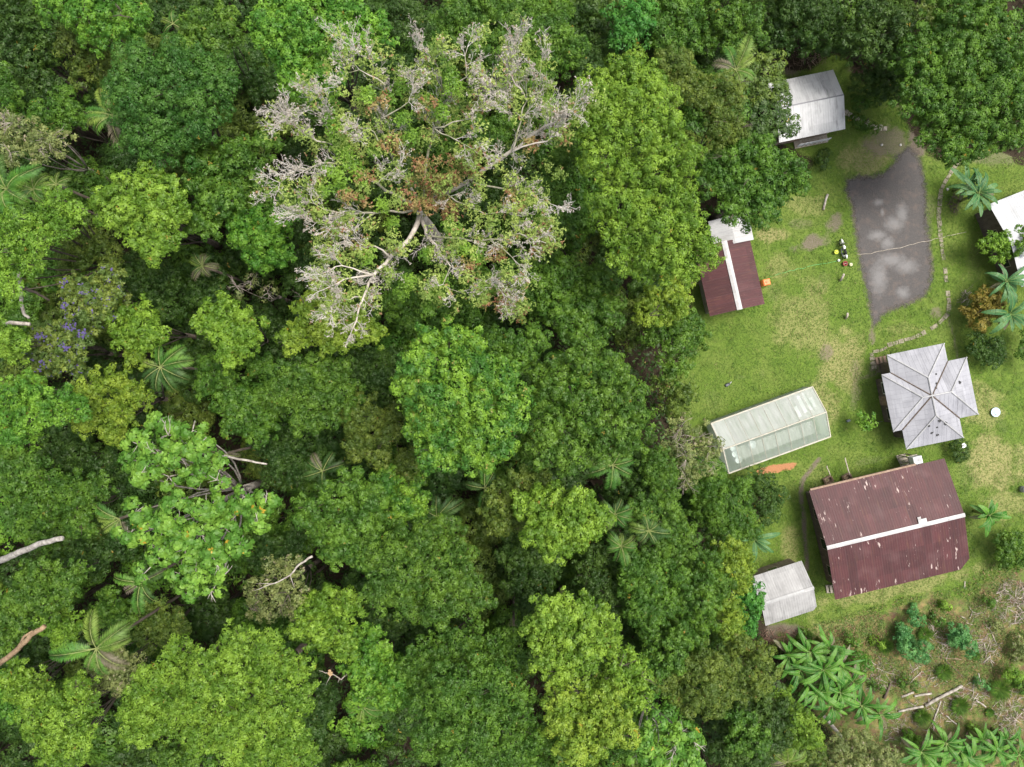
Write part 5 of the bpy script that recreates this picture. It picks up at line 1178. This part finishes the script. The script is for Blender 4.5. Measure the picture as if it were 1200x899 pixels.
# ---- shrubs
def shrub(label, cls, z, tex, lobes, cat='shrub', **k): return tree(label, cls, z, tex, lobes, name='shrub', cat=cat, grow=1.0, **k)
shrub('bright green sapling on the lawn left of the cross-roofed house', 'brt', 2.4, 'loose', [(1007,491,7),(1000,488,6),(1012,497,6),(1004,500,5),(1013,486,5)], cat='sapling')
shrub('dark rounded bush on the grass below the white roofed cabin', 'dk', 2.0, 'fine', [(963,185,8),(966,193,7),(958,194,6),(967,180,6)])
shrub('low green shrub above the boardwalk', 'mid', 1.6, 'fine', [(1005,125,9),(1014,120,7),(998,122,6)])
shrub('low bright shrub below the boardwalk', 'mid', 1.4, 'loose', [(1000,146,8),(1010,150,8),(1018,155,6),(994,143,5)])
shrub('ochre yellow shrub beside the banana plants at the right', 'ochre', 3.2, 'loose', [(1146,352,12),(1160,350,11),(1140,368,12),(1155,368,12),(1145,382,9),(1166,362,8)], pale_twigs=4)
shrub('dark round shrub below the ochre shrub', 'dk', 3.0, 'fine', [(1145,398,12),(1160,405,13),(1150,415,12),(1170,415,11),(1140,410,9),(1165,425,9)])
shrub('leafy vine shrub lying across the white roof', 'lime', 4.3, 'loose', [(1158,286,10),(1170,284,12),(1184,280,12),(1198,277,13),(1164,298,9),(1178,294,11),(1192,290,11),(1152,290,8),(1208,280,12)])
shrub('dark shrub with white flowers at the corner of the cross-roofed house', 'dk', 1.9, 'fine', [(1118,520,9),(1124,530,9),(1116,536,7)])
shrub('large glossy shrub at the right edge below the yellow-green banana plant', 'mid', 3.0, 'clump', [(1172,632,13),(1186,640,14),(1180,655,13),(1195,655,12),(1165,645,9),(1196,628,9)])
shrub('dark spreading bush at the right edge above the ochre shrub', 'mid', 2.4, 'loose', [(1195,395,10),(1188,410,9),(1198,420,9)])
shrub('blue-green double bush in the upper felled garden', 'shr', 2.2, 'clump', [(1056,742,10),(1064,752,11),(1070,764,9),(1054,756,8),(1075,750,7)])
shrub('blue-green round bush right of the double bush', 'shr', 2.2, 'clump', [(1118,738,10),(1126,746,11),(1130,756,9),(1114,748,7)])
shrub('small green bush at the top of the felled garden', 'shr', 1.6, 'clump', [(1068,714,7),(1072,724,7),(1064,722,6)])
shrub('bright feathery bush right of the large banana clump', 'brt', 1.7, 'loose', [(1001,766,9),(1008,774,9),(998,776,7),(1004,782,6)])
shrub('small dark bush left of the orange bare soil', 'mid', 1.3, 'fine', [(1055,792,7),(1062,797,6),(1050,796,5)])
shrub('yellow-green bush on the right of the felled garden', 'lime', 1.5, 'clump', [(1174,780,7),(1180,788,7),(1170,788,5)])
shrub('mid green bush beside the large banana clump top', 'mid', 1.5, 'loose', [(940,745,8),(930,752,7)])
shrub('wispy grey-green bush at the right edge by the brush pile', 'gry', 1.6, 'airy', [(1185,755,10),(1195,765,10),(1192,748,8)])
for x_, y_, r_g, c_, lab_ in [(1020,748,5,'lime','little yellowish bush left of the tussock by the double bush'),(1046,730,5,'shr','little bush left of the small top bush in the felled garden'),(1090,722,6,'mid','low green bush above the tussock between the two blue-green bushes'),
      (1148,700,6,'mid','low green bush at the garden border below the small pale board'),(1160,730,7,'gry','grey-green low bush between the round bush and the big brush pile'),(1140,795,5,'shr','little blue-green bush near the centre right of the garden'),
      (1190,800,7,'mid','low bush at the right edge above the pinkish brush pile'),(1135,850,6,'lime','small yellowish bush above the bottom banana row'),(1060,858,7,'brt','bright low bush at the left end of the bottom banana row'),(1020,800,6,'mid','low green bush right of the large banana clump'),
      (990,745,7,'mid','low green bush below the grass strip above the large banana clump'),(1165,860,6,'mid','low green bush above the lower right banana plants'),(1100,706,5,'lime','small pale bush on the garden border below the large red roof')]:
    shrub(lab_, c_, 1.0, 'loose', [(x_, y_, r_g), (x_+r_g*.8, y_+2, r_g*.7), (x_-r_g*.6, y_-r_g*.5, r_g*.7)])
tus = None
for i, (x, y, r, lab) in enumerate([(1103,786,8,'dark grass tussock in the middle of the orange bare soil'),(1122,825,9,'dark grass tussock below the felled white log'),(1168,806,11,'largest dark grass tussock near the right edge'),
      (1036,756,7,'dark grass tussock left of the blue-green double bush'),(1082,742,7,'dark grass tussock between the two blue-green bushes'),(1078,838,8,'dark grass tussock below the left end of the felled log'),
      (1158,834,4,'smallest grass tussock, right of the short cut logs'),(1142,768,4,'tiny dark tussock above the yellow-green bush')]):
    rgt = np.random.default_rng(i+70); c = P(x, y); K = 520; rr = r*.08
    a = rgt.uniform(0, 6.283, K); q = np.sqrt(rgt.random(K))*rr*.6; b = np.stack([q*np.cos(a), q*np.sin(a), np.zeros(K)], -1)
    out = np.stack([np.cos(a), np.sin(a), np.zeros(K)], -1); h = rr*rgt.uniform(.6, 1.2, (K, 1)); wv = np.stack([-np.sin(a), np.cos(a), np.zeros(K)], -1)*.018
    V = np.stack([b-wv, b+out*h*.35+np.array([0,0,1])*h*.8-wv, b+out*h*rgt.uniform(.7,1,(K,1))+np.array([0,0,1])*h*.75, b+out*h*.35+np.array([0,0,1])*h*.8+wv], 1)
    o = link('grass_tussock', quads(V, {'v': rgt.random(K), 'c': rgt.random(K), 'o': rgt.random(K)}), LEAF['mid']); o.location = c
    tag(o, lab, 'tussock', 'grass tussocks in the felled garden')
shrub('grey-olive leafy tree at the bottom edge below the slanting log', 'gry', 7, 'fine', [(985,875,16),(1005,872,16),(1028,880,16),(1045,890,14),(1000,892,16),(1020,898,16),(975,890,12)], cat='tree')

# ---- flowers, violet clusters
def cluster(label, pts, col, r, name='flower_cluster', cat='flowers', seed=1):
    rgc = np.random.default_rng(seed); V = []
    for (px, py, z, n) in pts:
        n = max(6, int(n*.7))
        c = np.array(P(px, py, z)); d = unit(rgc.normal(size=(n, 3))); d[:, 2] = np.abs(d[:, 2])*.6; p = c+d*r*rgc.uniform(.2, 1, (n, 1))
        for q in p:
            a = rgc.random()*6.28; s = .07*rgc.uniform(.7, 1.4); u = np.array([math.cos(a), math.sin(a), rgc.uniform(-.4,.4)])*s; v = np.array([-math.sin(a), math.cos(a), rgc.uniform(-.4,.4)])*s
            V.append([q-u, q-v, q+u, q+v])
    V = np.array(V); o0 = V.mean((0, 1)); o = link(name, quads(V-o0), surf(name+'_petal', lambda ns, ls: col, .7)); o.location = o0
    return tag(o, label, cat)
for i, (px, py, z, n, lab) in enumerate([(84,383,20,34,'deepest violet flower cluster at the middle of the flowering trees'),(98,391,20,36,'violet flower cluster just right of the deepest violet one'),(78,408,19.6,26,'violet flower cluster in the middle of the lower flowering tree'),
      (48,395,19.4,20,'pale violet cluster at the left of the lower flowering tree'),(50,425,19,20,'pale violet cluster lowest in the flowering trees'),(76,358,21,16,'violet cluster left in the upper flowering tree'),(78,332,21,16,'topmost violet cluster of the flowering trees')]):
    cluster(lab, [(px, py, z, n)], (.065,.05,.14), .42, seed=i)

# ---- dead boughs and trunks
def bough(label, pts, r0, r1, mat, name='leaning_snag', cat='dead tree', forks=()):
    mb = MB(); q = [P(*p) for p in pts]; dense = []
    for i in range(len(q)-1):
        for k in range(4): dense.append(q[i].lerp(q[i+1], k/4)+Vector((random.uniform(-.04,.04), random.uniform(-.04,.04), random.uniform(-.04,.04))))
    dense.append(q[-1]); n = len(dense)
    mb.tube(dense, [r0+(r1-r0)*i/(n-1) for i in range(n)], 10)
    for f in forks:
        fq = [P(*p) for p in f[0]]; mb.tube(fq, [f[1], *[f[2]]*(len(fq)-1)], 7)
    return tag(mb.build(name, mat, None, True), label, cat)
bough('thick pale trunk leaning out from the left edge', [(-30,672,0),(-14,664,9),(4,655,16),(22,648,18.5),(45,638,20),(73,631,21)], .30, .16, surf('greyish_bark', mottled((.2,.18,.155), (.44,.41,.37), 3.5, (1,1,.6)), .9, (10,.8,.04)))
bough('brown forked bough at the left edge below the tufted tree', [(-25,800,0),(-12,785,12),(4,774,19),(22,760,20.5),(36,745,21.5),(52,734,22)], .20, .15, surf('tan_bark', mottled((.16,.10,.055), (.33,.23,.14), 4), .85, (8,.5,.02)), 'forked_bough', 'bough', [([(24,758,20.6),(28,746,21.2),(38,740,21.6)], .16, .08)])
bough('pale bare bough lying level at the left edge', [(-15,379,18),(0,378,20),(18,379,20.5),(35,380,20.7)], .17, .12, PALEBARK, 'bare_bough', 'bough')
bough('crooked pale bough hanging from the airy yellow-lime tree', [(22,320,21),(24,338,20.5),(25,355,20),(28,368,19.6),(34,373,19.5)], .15, .09, PALEBARK, 'bare_bough', 'bough')
bough('grey bough running right from the airy tree to the violet flowered tree', [(28,337,20),(42,343,19.6),(58,352,19)], .12, .07, BARK, 'bare_bough', 'bough')
bough('short straight white branch end right of the broad-leaved tree', [(255,533,18),(288,540,18.5),(313,544,18.6)], .09, .06, PALEBARK, 'bare_bough', 'bough')
bough('white forked branch with an orange tuft left of the light green tree', [(415,785,18),(400,796,18.6),(390,790,18.8),(374,786,19)], .06, .02, TWIGBARK, 'bare_bough', 'bough', [([(398,795,18.6),(396,800,18.4)], .04, .02),([(388,791,18.8),(382,802,18.4)], .035, .015)])
bough('long thin bare branch arching through the sparse grey-green tree', [(366,652,20),(350,662,20),(340,674,20),(320,684,20),(298,692,19.8)], .08, .02, PALEBARK, 'bare_bough', 'bough', [([(340,674,20),(345,690,19.6)], .03, .01),([(320,684,20),(300,684,19.9)], .03, .01)])
cluster('orange withered leaf tuft on the white forked branch', [(387,789,19, 26)], (.36,.24,.13), .24, 'withered_tuft', 'leaf tuft', 9)

# ------------------------------------------------------------------ felled garden: logs, sticks
def log(label, a, b, r, mat=PALEBARK, name='log', cat='log', group='logs lying in the felled garden', z=None):
    A = P(*a); B = P(*b); zz = r*.95 if z is None else z; r *= .8; A.z = zz; B.z = zz; m = (A+B)/2; mb = MB(); pts = []
    for i in range(6): pts.append(A.lerp(B, i/5)-m+Vector((random.uniform(-.03,.03), random.uniform(-.03,.03), random.uniform(-.01,.01))))
    mb.tube(pts, [r*random.uniform(.88,1.08) for _ in range(6)], 9); o = mb.build(name, mat, None, True); o.location = m
    return tag(o, label, cat, group)
log('long white felled log crossing the garden soil, upper piece', (1083,826), (1126,803), .17)
log('lower grey end of the long felled log', (1052,833), (1081,827), .13)
log('short white cut log at the left of the row of cut logs', (1056,816), (1070,811), .12)
log('white cut log lying level left of the long felled log', (1071,815), (1091,812), .12)
log('thin brown pole above the orange soil, lying level', (1103,770), (1127,773), .06, BROWNWOOD)
log('dark slanting pole right of the orange bare soil', (1104,770), (1128,793), .07, DARKWOOD)
log('thin dead pole below the long felled log pointing down', (1102,822), (1092,848), .08)
log('short log below the tussock under the felled log', (1108,838), (1120,848), .07)
log('short pale log near the smallest tussock', (1143,820), (1155,828), .08)
log('small forked stick right of the short pale logs', (1146,812), (1140,821), .05)
log('short pale stick right of the felled log end', (1146,789), (1149,800), .07)
log('pale stick beside the yellow-green bush', (1152,776), (1160,769), .06)
log('short thin stick near the lower right tussock', (1163,828), (1169,822), .05)
log('reddish pole near the bottom centre of the garden', (1133,857), (1129,872), .08, BROWNWOOD)
log('dark rotten log right of the large banana clump', (1035,818), (1043,800), .14, DARKWOOD)
log('thin stick slanting across the orange soil', (1066,800), (1080,786), .05, WOOD)
log('pale slanting log sticking out below the large banana clump', (955,828), (991,870), .2, PALEBARK, 'slanting_log', 'log', None, z=1.6)
log('white peeled log standing out on the grass right of the annex', (969,228), (964,246), .13, PALEBARK, 'peeled_log', 'log', None)
log('reddish plank in the debris above the white roofed cabin', (944,62), (939,72), .09, BROWNWOOD, 'plank', 'plank', None)
log('pale pole in the debris right above the white roofed cabin', (1009,66), (1024,68), .06, PALEBARK, 'pole', 'pole', None)
log('small pale board on the grass below the large red roof', (1130,681), (1130,689), .07, WOOD, 'short_board', 'board', None)
def brush(label, px, py, rx, ry, n, seed, mats, cat='brush pile', h=.5):
    r = random.Random(seed); c = P(px, py); mb = MB()
    for i in range(int(n*.62)):
        a = r.random()*6.28; q = math.sqrt(r.random()); x = math.cos(a)*q*rx*.08; y = math.sin(a)*q*ry*.08; L = r.uniform(.25, 1.1); b = r.random()*6.28; z = r.uniform(.03, h)*(1-q*.7)
        w0 = r.uniform(.006, .02) if r.random() < .85 else r.uniform(.025, .05); mb.tube([(x-math.cos(b)*L/2, y-math.sin(b)*L/2, z), (x+r.uniform(-.1,.1), y+r.uniform(-.1,.1), z+.04), (x+math.cos(b)*L/2, y+math.sin(b)*L/2, z+r.uniform(-.03,.12))], [w0, w0*.8, w0*.4], 4, False)
    o = mb.build('brush_pile', mats); o.location = c; return tag(o, label, cat)
TWIGM = surf('dead_stick', mottled((.13,.10,.085), (.46,.39,.34), 2.4, None, .38, .62), .9)
brush('large grey brush pile of dead sticks at the right edge of the garden', 1186, 705, 22, 26, 420, 1, TWIGM, h=.9)
brush('pinkish brush pile of dead sticks near the lower right corner', 1185, 835, 22, 28, 330, 2, TWIGM, h=.7)
brush('scattered sticks left of the blue-green double bush', 1030, 790, 26, 20, 170, 3, TWIGM, h=.25)
brush('scattered sticks between the two blue-green bushes', 1098, 752, 22, 20, 160, 4, TWIGM, h=.3)
brush('scattered sticks around the long felled log', 1095, 835, 34, 22, 200, 5, TWIGM, h=.2)
brush('dry leaf litter and sticks below the grey shed', 915, 745, 26, 9, 170, 6, surf('dead_stick_red', mottled((.2,.11,.08), (.36,.24,.18), .9), .9), h=.25)
brush('pile of broken sticks and debris above the white roofed cabin', 935, 68, 34, 12, 260, 7, surf('debris_stick', mottled((.16,.11,.085), (.36,.27,.2), .9), .9), h=.5)
brush('small stack of dark sticks left of the bluish banana plant', 1118, 238, 7, 12, 90, 8, DARKWOOD, h=.5)
brush('dead sticks beside the ochre shrub', 1132, 348, 8, 12, 60, 9, TWIGM, h=.4)
brush('thin litter of sticks at the top of the felled garden', 1150, 735, 24, 26, 150, 10, TWIGM, h=.2)
brush('thick tangle of grey sticks right of the round blue-green bush', 1155, 762, 18, 16, 150, 12, TWIGM, h=.3)
brush('stick litter around the orange bare soil', 1090, 790, 28, 16, 150, 13, TWIGM, h=.15)
brush('sticks strewn left of the large tussock', 1140, 815, 20, 18, 130, 14, TWIGM, h=.2)
brush('thin stick litter by the bottom banana row', 1050, 850, 20, 20, 110, 11, TWIGM, h=.2)

# ------------------------------------------------------------------ small objects on the lawn
PLA = lambda n, c, r_=.45: surf(n, lambda ns, ls: c, r_)
BLK = PLA('black_rubber', (.015,.015,.017), .7); WHP = PLA('white_plastic', (.75,.75,.74), .35); GRM = surf('grey_metal', lambda ns, ls: (.35,.35,.36), .35, None, .5, .8)
def motorbike():
    c = P(985.5, 293); d = P(982, 282)-P(988, 304); t = thing('motorcycle', 'small black and white motorcycle parked on the grass left of the muddy yard', 'motorcycle', c, math.atan2(d.y, d.x))
    for x in (.62, -.62):
        w_ = MB(); prof = []
        n = 24
        for k in range(n+1):
            pass
        o0 = 0
        for i in range(n):
            for j in range(8):
                a = 2*math.pi*i/n; b = 2*math.pi*j/8; rr = .27+.05*math.cos(b); w_.v.append((x+rr*math.cos(a), .05*math.sin(b), .32+rr*math.sin(a)))
        for i in range(n):
            for j in range(8):
                i2 = (i+1) % n; j2 = (j+1) % 8; w_.f.append((i*8+j, i2*8+j, i2*8+j2, i*8+j2))
        wo = w_.build('wheel', BLK, t, True)
        rm = MB()
        for k in range(8): rm.tube([(x, 0, .32), (x+.24*math.cos(k*.785), 0, .32+.24*math.sin(k*.785))], .008, 4)
        rm.tube([(x, -.06, .32), (x, .06, .32)], .035, 8); rm.build('rim', GRM, wo)
    b = MB(); b.tube([(.3,0,.72),(.1,0,.78),(-.1,0,.72)], [.09,.14,.08], 10); b.build('fuel_tank', WHP, t, True)
    b = MB(); b.tube([(-.05,0,.76),(-.35,0,.78),(-.62,0,.82)], [.09,.11,.06], 8); b.build('seat', BLK, t, True)
    b = MB(); b.box((.05,0,.42), (.35,.2,.28), bev=.04); b.tube([(.1,.12,.38),(-.3,.15,.3),(-.7,.15,.42)], .04, 7); b.build('engine', GRM, t)
    b = MB(); b.tube([(.42,0,.8),(.2,0,.62),(-.2,0,.45),(-.62,0,.32)], .03, 6); b.tube([(.3,0,.72),(-.3,0,.72),(-.6,0,.78)], .025, 6); b.build('frame', BLK, t)
    b = MB()
    for s in (.08, -.08): b.tube([(.62,s,.32),(.42,s,.85)], .025, 6)
    b.build('fork', GRM, t)
    b = MB(); b.tube([(.30,-.38,.98),(.38,-.2,.96),(.42,0,.9),(.38,.2,.96),(.30,.38,.98)], .018, 6); b.build('handlebar', BLK, t)
    b = MB(); b.tube([(.92,0,.66),(.78,0,.7),(.62,0,.68),(.5,0,.62)], [.05,.09,.09,.06], 8); b.build('front_fender', WHP, t, True)
    b = MB(); b.tube([(-.5,0,.78),(-.75,0,.74),(-.95,0,.66)], [.08,.1,.05], 8); b.build('rear_fender', WHP, t, True)
    b = MB(); b.lathe([(.02,-.05),(.09,0),(.085,.05)], (0,0,0), 12, Matrix.Translation((.52,0,.85)) @ Matrix.Rotation(R(80),4,'Y')); b.build('headlight', GRM, t, True)
motorbike()
def bucket(name, label, cat, px, py, r, h, mat, prof=None, z0=0.0, hnd=True, n=18):
    c = P(px, py); t = thing(name, label, cat, (c.x, c.y, z0)); b = MB()
    b.lathe(prof or [(r*.8,0),(r,h),(r+.02,h+.01),(r-.02,h+.01),(r*.76,.04),(.01,.03)], (0,0,0), n); b.build('body', mat, t, True)
    if hnd:
        b = MB(); b.tube([(r*math.cos(a), 0, h+abs(math.sin(a))*r*.5) for a in [i*math.pi/8 for i in range(9)]], .01, 5); b.build('handle', GRM, t)
    return t
bucket('yellow_bucket', 'yellow-green bucket on the grass just left of the motorcycle', 'bucket', 978.5, 296, .19, .32, PLA('yellow_plastic', (.62,.66,.10)))
bucket('red_bucket', 'dull red tub on the ground behind the motorcycle', 'bucket', 989, 309.5, .22, .3, PLA('red_plastic', (.28,.06,.06)))
bucket('white_pail', 'tiny white pail left of the dull red tub', 'pail', 982, 305.5, .1, .2, WHP)
bucket('cream_pail', 'cream pail right of the dull red tub', 'pail', 996, 310.5, .13, .25, PLA('cream_plastic', (.7,.68,.5)))
bucket('satellite_dish', 'pale blue round dish on the grass right of the cross-roofed house', 'dish', 1165, 483, .44, .2, PLA('pale_blue', (.45,.55,.62)), [(.1,0),(.3,.1),(.44,.24),(.42,.25),(.28,.13),(.01,.06)], hnd=False, n=24)
c = P(895, 332); t = thing('orange_tank', 'square orange plastic tank at the right side of the maroon roofed house', 'tank', (c.x, c.y, 0), A2)
b = MB(); b.box((0,0,.45), (.58,.66,.9), bev=.08); b.build('body', PLA('orange_plastic', (.75,.22,.07)), t); b = MB(); b.lathe([(.12,0),(.12,.06),(.1,.07)], (0,0,.9), 14); b.build('lid', PLA('orange_lid', (.6,.16,.05)), t)
def stump(label, px, py, r, h, lean=(.25, .9)):
    c = P(px, py); t = thing('wooden_post', label, 'post', c); b = MB(); b.tube([(0,0,-.1),(lean[0]*.5,lean[1]*.5,h*.6),(lean[0],lean[1],h)], [r*1.1,r,r*.95], 9); b.build('shaft', WOOD, t, True)
    b = MB(); b.tube([(lean[0],lean[1],h-.01),(lean[0],lean[1],h+.02)], [r*.9,r*.8], 9); b.build('sawn_end', PALEBARK, t)
stump('short pale post on the lawn below the motorcycle', 984, 330, .11, .75, (.05,.55))
stump('short pale post on the lawn below the other post near the yard tip', 991, 374, .11, .7, (-.12,.45))
c = P(852, 451); t = thing('water_pump', 'small dark grey pump on the lawn left of the greenhouse top', 'pump', c, .5)
b = MB(); b.box((0,0,.14), (.42,.26,.24), bev=.05); b.build('body', PLA('dark_grey_paint', (.07,.075,.09)), t); b = MB(); b.tube([(.15,.0,.26),(.2,.05,.42),(.38,.12,.42)], .05, 7); b.build('spout', GRM, t)
c = P(993, 493); t = thing('grey_jerrycan', 'grey jerrycan beside the bright sapling', 'jerrycan', c, .4)
b = MB(); b.box((0,0,.18), (.3,.18,.34), bev=.04); b.build('body', PLA('grey_plastic', (.2,.22,.26)), t); b = MB(); b.tube([(-.08,0,.35),(-.06,0,.42),(.08,0,.42),(.1,0,.35)], .02, 6); b.build('handle', PLA('grey_plastic_dark', (.1,.11,.13)), t)
c = P(1072, 539, 2.2); t = thing('water_tank', 'white square water tank on a stand at the top edge of the large red roof', 'water tank', (c.x, c.y, 0), bA)
b = MB(); b.box((0,0,2.35), (.8,.72,.9), bev=.06); b.build('tank_body', WHP, t); b = MB(); b.lathe([(.18,0),(.18,.05),(.15,.06)], (.1,.05,2.8), 16); b.build('lid', PLA('grey_lid', (.3,.3,.3)), t)
for x in (-.32,.32):
    for y in (-.28,.28): b = MB(); b.box((x,y,.93), (.09,.09,1.96)); b.build('leg', WOOD, t)
b = MB(); b.box((0,0,1.89), (.9,.8,.04)); b.build('stand_top', WOOD, t)
log('long pale plank leaning out from the upper side of the large red roof', (985,535), (991,556), .07, WOOD, 'leaning_plank', 'plank', None, z=.9)
log('short pale plank left of the long leaning plank', (965,545), (969,556), .06, WOOD, 'leaning_plank', 'plank', None, z=.7)
for (px, py, lab) in ((991,559,'brown wooden crate under the long leaning plank'),(969,562,'brown wooden crate under the short leaning plank')):
    c = P(px, py); t = thing('wooden_crate', lab, 'crate', c, bA+.2)
    b = MB()
    for z in (.1, .3, .5):
        for s in (1, -1): b.box((0, s*.28, z), (.7, .03, .13)); b.box((s*.36, 0, z), (.03, .5, .13))
    b.build('slats', BROWNWOOD, t); b = MB(); b.box((0,0,.02), (.68,.52,.03)); b.build('base', BROWNWOOD, t)
def hose(name, label, cat, pl, r, mat, z=.02, jit=.06):
    mb = MB(); q = [P(*p) for p in pl]; pts = []
    for i in range(len(q)-1):
        n = max(2, int((q[i+1]-q[i]).length/.4))
        for k in range(n): pts.append(q[i].lerp(q[i+1], k/n)+Vector((random.uniform(-jit,jit), random.uniform(-jit,jit), z)))
    pts.append(q[-1]+Vector((0,0,z))); return tag(mb.build(name, mat, None, True) if not mb.tube(pts, r, 6) else None, label, cat)
hose('garden_hose', 'green hose lying from the maroon roofed house to the motorcycle', 'hose', [(898,326),(920,319),(950,312),(985,305)], .028, PLA('green_hose', (.10,.32,.09)))
hose('rope', 'pale rope lying across the muddy yard to the slab path', 'rope', [(1003,299),(1020,297),(1060,289),(1100,279),(1132,272)], .024, WOOD, .03)
hose('wire', 'thin grey wire from the sapling to the cross-roofed house', 'wire', [(1016,494),(1034,494)], .015, GRM, .03)
for (px, py, lab) in ((1033,170,'small white stone left on the bare ground near the boardwalk'),(1055,170,'small white stone on the bare ground nearest the spreading corner tree'),(1110,222,'small pale stone beside the slab path bend')):
    c = P(px, py); bm = bmesh.new(); bmesh.ops.create_icosphere(bm, subdivisions=2, radius=.12)
    for v in bm.verts: v.co *= random.uniform(.85, 1.15); v.co.z *= .6
    me = bpy.data.meshes.new('stone'); bm.to_mesh(me); bm.free(); o = link('stone', me, surf('pale_stone', mottled((.4,.38,.34), (.55,.53,.5), 6), .9)); o.location = (c.x, c.y, .05); tag(o, lab, 'stone')
cluster('white flowers on the dark shrub at the corner of the cross-roofed house', [(1130,522,1.6,26)], (.8,.8,.78), .25, seed=31)
c = P(1197, 573); t = thing('grey_drum', 'grey metal drum cut by the right edge of the lawn', 'drum', c)
b = MB(); b.lathe([(.3,0),(.3,.28),(.315,.3),(.3,.32),(.3,.58),(.315,.6),(.3,.62),(.3,.86),(.28,.87),(.28,.85),(.01,.85)], (0,0,0), 22); b.build('body', PLA('drum_grey', (.3,.3,.31)), t, True)

# ------------------------------------------------------------------ grass blades on the clearing
NB = 210000
x = rng.uniform(12, 50, NB); y = rng.uniform(-38, 32, NB)
s1 = sd_poly(x, y, CLEAR); s2 = sd_poly(x, y, YARD)
ok = (s1 > .2) & (s2 < -.1)
ix = np.clip(((x+58)/.25).astype(int)+10, 0, nx_-1); iy = np.clip(((y+46)/.25).astype(int)+11, 0, ny_-1)
ok &= (soil[iy, ix] < .45+.3*rng.random(NB)) & (clay[iy, ix] < .3) & ((gard[iy, ix] < .5) | (rng.random(NB) < .25))
x, y = x[ok], y[ok]; K = len(x); a = rng.uniform(0, 6.283, K); h = rng.uniform(.05, .12, (K, 1))*(1+2.2*np.clip((fbm(x+400, y+400, .7, 3, 51)-.58)/.1, 0, 1)*rng.random(K))[:, None]; b = np.stack([x, y, np.zeros(K)], -1)
o_ = np.stack([np.cos(a), np.sin(a), np.zeros(K)], -1); sdv = np.stack([-np.sin(a), np.cos(a), np.zeros(K)], -1)*rng.uniform(.02, .045, (K, 1)); up = np.array([0, 0, 1.0])
V = np.stack([b-sdv, b+o_*h*.8+up*h*.7-sdv*.6, b+o_*h*1.7+up*h*.75, b+o_*h*.8+up*h*.7+sdv*.6], 1)
dv = dry[iy[ok], ix[ok]]
tag(link('lawn_grass', quads(V, {'v': rng.random(K), 'c': np.clip(.2+.6*rng.random(K)+dv*.3, 0, 1), 'o': np.clip(rng.random(K)*.97+dv*.12, 0, .9999)}), leaf_mat('lawn_blades', (.072,.138,.016), (.135,.20,.033), odd=(.22,.2,.08), oddf=.05)), None, None, kind='stuff')

NW = 95000
x = rng.uniform(22, 50, NW); y = rng.uniform(-40, -16, NW); s2 = sd_poly(x, y, GARDEN)
m_ = fbm(x+200, y+200, 1.6, 4, 41)+.35*(fbm(x+100, y+100, 5, 2, 42)-.5); ok = (s2 > -1.0) & (m_ > .46); x, y, m_ = x[ok], y[ok], m_[ok]; K = len(x)
b = np.stack([x, y, rng.uniform(.01, .1, K)+np.clip(m_-.5, 0, .3)*1.2*rng.random(K)], -1); nrm = unit(rng.normal(size=(K, 3))*.5+np.array([0, 0, 1.0])); rn = rng.normal(size=(K, 3)); axl = unit(rn-np.sum(rn*nrm, 1, keepdims=True)*nrm); sdv = np.cross(nrm, axl)
L = rng.uniform(.06, .2, (K, 1)); V = np.stack([b, b+axl*L*.5+sdv*L*.22, b+axl*L-nrm*L*.2, b+axl*L*.5-sdv*L*.22], 1)
tag(link('garden_weeds', quads(V, {'v': rng.random(K), 'c': rng.random(K), 'o': rng.random(K)}), leaf_mat('weed_leaves', (.05,.11,.018), (.12,.17,.035), odd=(.3,.2,.1), oddf=.2)), None, None, kind='stuff')
